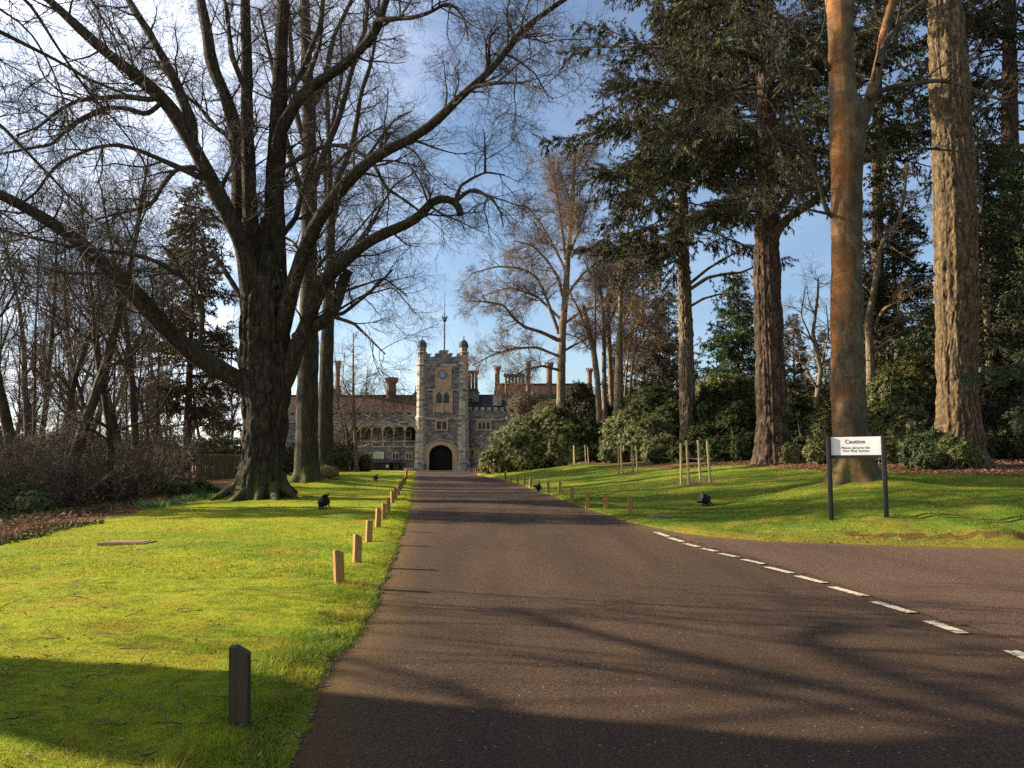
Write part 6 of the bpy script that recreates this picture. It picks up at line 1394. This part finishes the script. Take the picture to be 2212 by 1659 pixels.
# ---------------------------------------------------------------- staked beds
for (pts, hh, Y, lab) in (([(1471.5, 1048), (1489, 1052), (1514, 1047), (1535, 1051)], [89, 96, 92, 92], 36.5, 'four sunlit wooden stakes wired together on the right lawn, nearest of the staked beds'),
                         ([(1336, 1026), (1344.5, 1029), (1368, 1025), (1378, 1028)], [62, 60, 60, 58], 52, 'four slim stakes ringing a planting spot before the rounded rhododendron, middle staked bed'),
                         ([(1239, 1005), (1242, 1006), (1266, 1003), (1272, 1002)], [42, 42, 40, 36], 73, 'farthest stakes before the biggest rhododendron')):
    cxm = np.mean([p[0] for p in pts]); root = thing('staked_bed', lab, 'stakes', at_g(cxm, 1040, Y), group='staked planting spots on the right lawn')
    base = np.array(root.location); tops = []
    for i, ((u, v), h) in enumerate(zip(pts, hh)):
        yy = Y + (.55 if i in (0, 2) else -.5); p = at_g(u, v, yy); hgt = px(h, yy); lean = -.045 if i else .01
        b = B(); b.bar(np.array(p) - base - (0, 0, .3), np.array(p) - base + (lean * hgt + (-.02 if i == 3 else 0), 0, hgt), .052 if Y < 60 else .045, 8); b.build('stake', M['stake'], root); tops.append((np.array(p) - base, hgt, lean))
    b = B()
    for i, j in ((0, 1), (1, 3), (3, 2), (2, 0)):
        A_, B_ = tops[i], tops[j]; f_ = .64
        b.bar(A_[0] + np.array([A_[2] * A_[1] * f_, 0, A_[1] * f_]), B_[0] + np.array([B_[2] * B_[1] * f_, 0, B_[1] * f_]), .006, 4)
    b.build('wire', M['lead'], root)
    n_ = 420; r_ = np.random.default_rng(int(Y)); q = r_.normal(0, .42, (n_, 2)); P_ = np.array([on_ground(base[0] + a, base[1] + c) for a, c in q]) - base
    V, F = leaves(r_, P_, nrm(np.column_stack([r_.normal(0, .4, (n_, 2)), np.ones(n_)])), r_.uniform(.1, .3, n_), .018); dg_ = np_mesh('dry_grass', V, F, M['drygrass'], root); dg_['kind'] = 'stuff'

# ---------------------------------------------------------------- ground spotlights
def spotlight(u, v, Y, rz, tilt, s, label):
    root = thing('spotlight', label, 'spotlight', at_g(u, v, Y), rz, 'black ground spotlights on the lawns')
    root.scale = (s, s, s)
    b = B(); b.box(-.13, .13, -.1, .1, -.05, .03, bev=.01); b.bar((0, 0, -.2), (0, 0, .05), .03); b.build('base', M['black'], root)
    for q in (-1, 1): b = B(); b.bar((0, q * .19, -.03), (0, q * .165, .24), .022, 6); b.bar((.04, q * .17, .2), (.22, q * .2, -.04), .02, 6); b.build('bracket', M['black'], root)
    Mh = Matrix.Translation((0, 0, .22)) @ Matrix.Rotation(tilt, 4, 'Y')
    b = B(); b.lathe([(.10, -.13), (.135, -.12), (.15, -.04), (.155, .12), (.17, .13), (.17, .17), (.13, .17)], n=16, M=Mh)
    b.build('lamp_head', M['black'], root, False)
    b = B(); b.lathe([(.135, .145), (.135, .16)], n=16, M=Mh); b.build('lens', M['glass'], root)
    b = B(); b.box(-.172, -.13, -.13, .13, .13, .27); bmesh.ops.transform(b.bm, matrix=Mh, verts=b.bm.verts); b.build('hood', M['black'], root)
spotlight(1524, 1093, 28.5, .2, R(-72), 1.05, 'round-headed black spotlight on the right lawn left of the caution sign')
spotlight(1163, 1049, 44, .5, R(-40), .95, 'black spotlight half hidden behind a bollard of the right verge')
spotlight(697, 1106, 29, -.5, R(62), 1.0, 'black spotlight on the left lawn, right of the huge old tree')
spotlight(810, 1041, 58, .1, R(70), 1.0, 'farther black spotlight on the left lawn before the small signs')

# covers set in the lawns
def cover(us, Y0, Y1, m, label, h=.03):
    b = B(); p = [at(us[0], 1100, (Y0 + Y1) / 2)[0], at(us[1], 1100, (Y0 + Y1) / 2)[0]]; z = float(zsurf(np.mean(p), (Y0 + Y1) / 2)[0])
    b.box(p[0], p[1], Y0, Y1, z - .1, z + h, bev=.008); b.box(p[0] + .08, p[1] - .08, Y0 + .08, Y1 - .08, z + h + .001, z + h + .012)
    o = b.build('inspection_cover', M[m]); return tag(o, label, 'cover', 'inspection covers in the lawns')
c1, c2 = hit(1420, 1122), hit(278, 1180)
cover((1402, 1442), c1[1] - .3, c1[1] + .5, 'cover', 'grey inspection cover at the edge of the right lawn by the drive')
cover((228, 328), c2[1] - .3, c2[1] + .3, 'covermoss', 'brown mossy inspection cover on the sunny left lawn')

# ---------------------------------------------------------------- board fence beneath the hedge
def board_fence(u0, u1, Y0, Y1, vt, label):
    p0, p1 = at(u0, vt, Y0), at(u1, vt, Y1); g0 = on_ground(p0[0], p0[1]); L = float(np.hypot(*(p1 - p0)[:2]))
    root = thing('board_fence', label, 'fence', g0, math.atan2(p1[1] - p0[1], p1[0] - p0[0])); h = float((p0[2] + p1[2]) / 2 - g0[2])
    b = B(); n_ = int(L / .16); r_ = np.random.default_rng(3)
    for i in range(n_): b.box(i * .16, i * .16 + .145, -.012 + r_.uniform(-.006, .006), .012, -.6, h + r_.uniform(-.015, .015))
    b.build('boards', M['fence'], root)
    b = B(); b.box(0, L, -.04, .04, h + .02, h + .06); b.build('cap_rail', M['stake'], root)
    for i in range(int(L / 2.4) + 1): b = B(); b.box(i * 2.4 - .05, i * 2.4 + .05, .04, .14, -.8, h + .02); b.build('post', M['fence'], root)
board_fence(425, 540, 60, 60, 984, 'brown board fence under the clipped hedge, left of the huge old trunk')
board_fence(590, 765, 84, 104, 990, 'darker board fence between the left trunks and the castle lawn')

# ---------------------------------------------------------------- ground cover
rng = np.random.default_rng(99)
def scatter(n, xr, yr, f, pw=1.5):
    """points by chance, thinning with distance from the viewer"""
    u_ = rng.uniform(0, 1, n * 4); y0, y1 = yr; k = 1 - pw
    y = (y0 ** k + u_ * (y1 ** k - y0 ** k)) ** (1 / k); x = rng.uniform(*xr, n * 4)
    ok = f(x, y); x, y = x[ok][:n], y[ok][:n]; return np.column_stack([x, y, zsurf(x, y)])
def blades(P, h, w, lean=.45):
    n = len(P); d = nrm(np.column_stack([rng.normal(0, lean, (n, 2)), np.ones(n)])); s = nrm(np.cross(d, rng.normal(size=(n, 3))))
    pt = np.sin(P[:, 0] * 3.1 + 2 * np.sin(P[:, 1] * 1.7)) * np.sin(P[:, 1] * 3.7 + P[:, 0] * 1.3) + .6 * np.sin(P[:, 0] * 9.7 + P[:, 1] * 4.1) * np.sin(P[:, 1] * 11.3 - P[:, 0] * 3)
    h = h * np.clip(.95 + .55 * pt, .45, 2.2)
    h = h[:, None]; w = w[:, None]; V = np.stack([P - s * w, P + s * w, P + d * h + np.column_stack([rng.normal(0, .3, (n, 2)) * h, np.zeros(n)])], 1).reshape(-1, 3)
    return V, np.arange(n * 3).reshape(n, 3)
def lawn_l(x, y): return (droad(x, y) < -.02 + .04 * rng.normal(size=len(x))) & (x < 2) & (wood(x, y) < .2)
def lawn_r(x, y):
    d = droad(x, y); keep = rng.uniform(0, 1, len(x)) > .6 * np.clip(1.2 - np.abs(d) / 1.8, 0, 1) * (x > 4) * (y < 24)
    return (d < -.05) & (x > -2) & (shrub(x, y) < .3) & keep & ~((np.abs(d + .70) < .2) & (x > 7) & (y < 24)) & (np.hypot(x - 11.6, y - 28.8) > 1.6)
gs = []
P = scatter(120000, (-9, -.5), (4.2, 14), lawn_l, 1.8); gs.append(blades(P, rng.uniform(.018, .042, len(P)), rng.uniform(.0015, .003, len(P)), .7))
P = scatter(90000, (-16, -1.5), (12, 45), lawn_l, 1.8); gs.append(blades(P, rng.uniform(.025, .05, len(P)), rng.uniform(.003, .006, len(P)), .7))
P = scatter(40000, (-4.5, 0), (4.2, 40), lambda x, y: lawn_l(x, y) & (droad(x, y) > -.5), 1.6); gs.append(blades(P, rng.uniform(.035, .075, len(P)), rng.uniform(.002, .004, len(P)), .6))
P = scatter(110000, (1, 26), (17, 50), lawn_r, 1.5); gs.append(blades(P, rng.uniform(.03, .07, len(P)), rng.uniform(.004, .007, len(P)), .7))
V, F = join(gs); go = np_mesh('grass', V, F, M['grass']); go['kind'] = 'stuff'
# dead bracken along the wood
def brk(x, y): w = wood(x, y); return (w > -.25) & (w < .7 + rng.uniform(0, 1.6, len(x)) ** 1.5) 
P = scatter(22000, (-26, -9), (10, 40), brk, 1.2)
n_ = len(P); D = nrm(np.column_stack([rng.normal(0, 1, (n_, 2)), rng.uniform(-.2, .7, n_)])); P[:, 2] += rng.uniform(0, .22, n_) * sstep(.2, 1.2, wood(P[:, 0], P[:, 1]))
o = np_mesh('dead_bracken', *leaves(rng, P, D, rng.uniform(.08, .26, n_), .016), M['bracken']); o['kind'] = 'stuff'
P = scatter(9000, (-30, -10), (11, 46), lambda x, y: (wood(x, y) > .9) & (wood(x, y) < 7), 1.2); n_ = len(P)
o = np_mesh('woodland_undergrowth', *leaves(rng, P + np.column_stack([np.zeros((n_, 2)), rng.uniform(0, .15, n_)]), nrm(np.column_stack([rng.normal(0, 1, (n_, 2)), rng.uniform(0, .9, n_)])), rng.uniform(.07, .2, n_), .06), M['leaf_dark_shaded']); o['kind'] = 'stuff'
P = scatter(3500, (-13.5, -9.5), (12, 24), lambda x, y: (wood(x, y) > -.5) & (wood(x, y) < .7), 1.2); n_ = len(P)
o = np_mesh('ground_ivy', *leaves(rng, P, nrm(np.column_stack([rng.normal(0, 1, (n_, 2)), rng.uniform(0, .9, n_)])), rng.uniform(.06, .12, n_), .06), M['leaf_dark_shaded']); o['kind'] = 'stuff'
# fallen leaves: right bank below the firs, and a few on the lawns and road
P = scatter(26000, (9, 34), (26, 52), lambda x, y: (shrub(x, y) > -.6) & (shrub(x, y) < 7), 1.2)
P2 = scatter(1600, (-9, -1), (4.5, 30), lawn_l, 1.6); P3 = scatter(420, (-2, 14), (4.5, 26), lambda x, y: droad(x, y) > 0, 1.4); P4 = scatter(1500, (4, 24), (17.5, 24), lambda x, y: (droad(x, y) < .2) & (droad(x, y) > -1.0) & (x > 5), 1.2)
P5 = scatter(7000, (-4.0, .5), (4.4, 24), lambda x, y: np.abs(droad(x, y) + .06) < .16, 1.5)
P3[:, 2] = zbase(P3[:, 0], P3[:, 1]) + .012
P = np.concatenate([P, P2, P3, P4, P5]); n_ = len(P); D = nrm(np.column_stack([rng.normal(0, 1, (n_, 2)), rng.uniform(.0, .35, n_)])); P[:, 2] += .012
ll = np.concatenate([rng.uniform(.07, .15, n_ - len(P2) - len(P3) - len(P4) - len(P5)), rng.uniform(.02, .05, len(P2)), rng.uniform(.012, .03, len(P3)), rng.uniform(.03, .08, len(P4)), rng.uniform(.012, .035, len(P5))])
o = np_mesh('leaf_litter', *leaves(rng, P, D, ll, ll * .6, np.tile([0, 0, 1.0], (n_, 1))), M['litter']); o['kind'] = 'stuff'
P = scatter(260, (-9, -1.5), (4.5, 26), lawn_l, 1.6); n_ = len(P); D = nrm(np.column_stack([rng.normal(0, 1, (n_, 2)), rng.uniform(0, .15, n_)])); t_ = np.linspace(0, 1, 5)[None, :, None]
Q = P[:, None] + D[:, None] * t_ * rng.uniform(.06, .28, (n_, 1, 1)) + rng.normal(0, .008, (n_, 5, 3)); Q[:, :, 2] += .03
o = np_mesh('fallen_twigs', *tubes([(Q, np.broadcast_to(np.linspace(.005, .002, 5), (n_, 5)), 3)]), M['twig']); o['kind'] = 'stuff'
# strap-leaved clumps at the wood's edge
proto = None
for i, (u, v, lab) in enumerate([(318, 1103, 'leftmost strap-leaved clump at the bracken edge'), (372, 1095, 'strap-leaved clump right of the rusty bracken'), (402, 1088, 'middle strap-leaved clump at the lawn edge'), (435, 1082, 'strap-leaved clump beside the root of the huge old tree'), (480, 1066, 'strap-leaved clump behind the root of the huge old tree'), (342, 1104, 'small strap-leaved clump between the two leftmost clumps')]):
    x, y = hit(u, v); loc = on_ground(x, y)
    if proto is None:
        proto = thing('daffodil_clump', lab, 'plant', loc, 0, 'green clumps at the edge of the left wood'); n_ = 130; q = rng.normal(0, .16, (n_, 2)); P = np.column_stack([q, np.zeros(n_)])
        np_mesh('leaves', *leaves(rng, P, nrm(np.column_stack([q * 1.6 + rng.normal(0, .15, (n_, 2)), np.ones(n_)])), rng.uniform(.22, .42, n_), .022), M['strap'], proto)
    else: copy_thing(proto, loc, i * 1.3, .8 + .1 * (i % 4), lab)
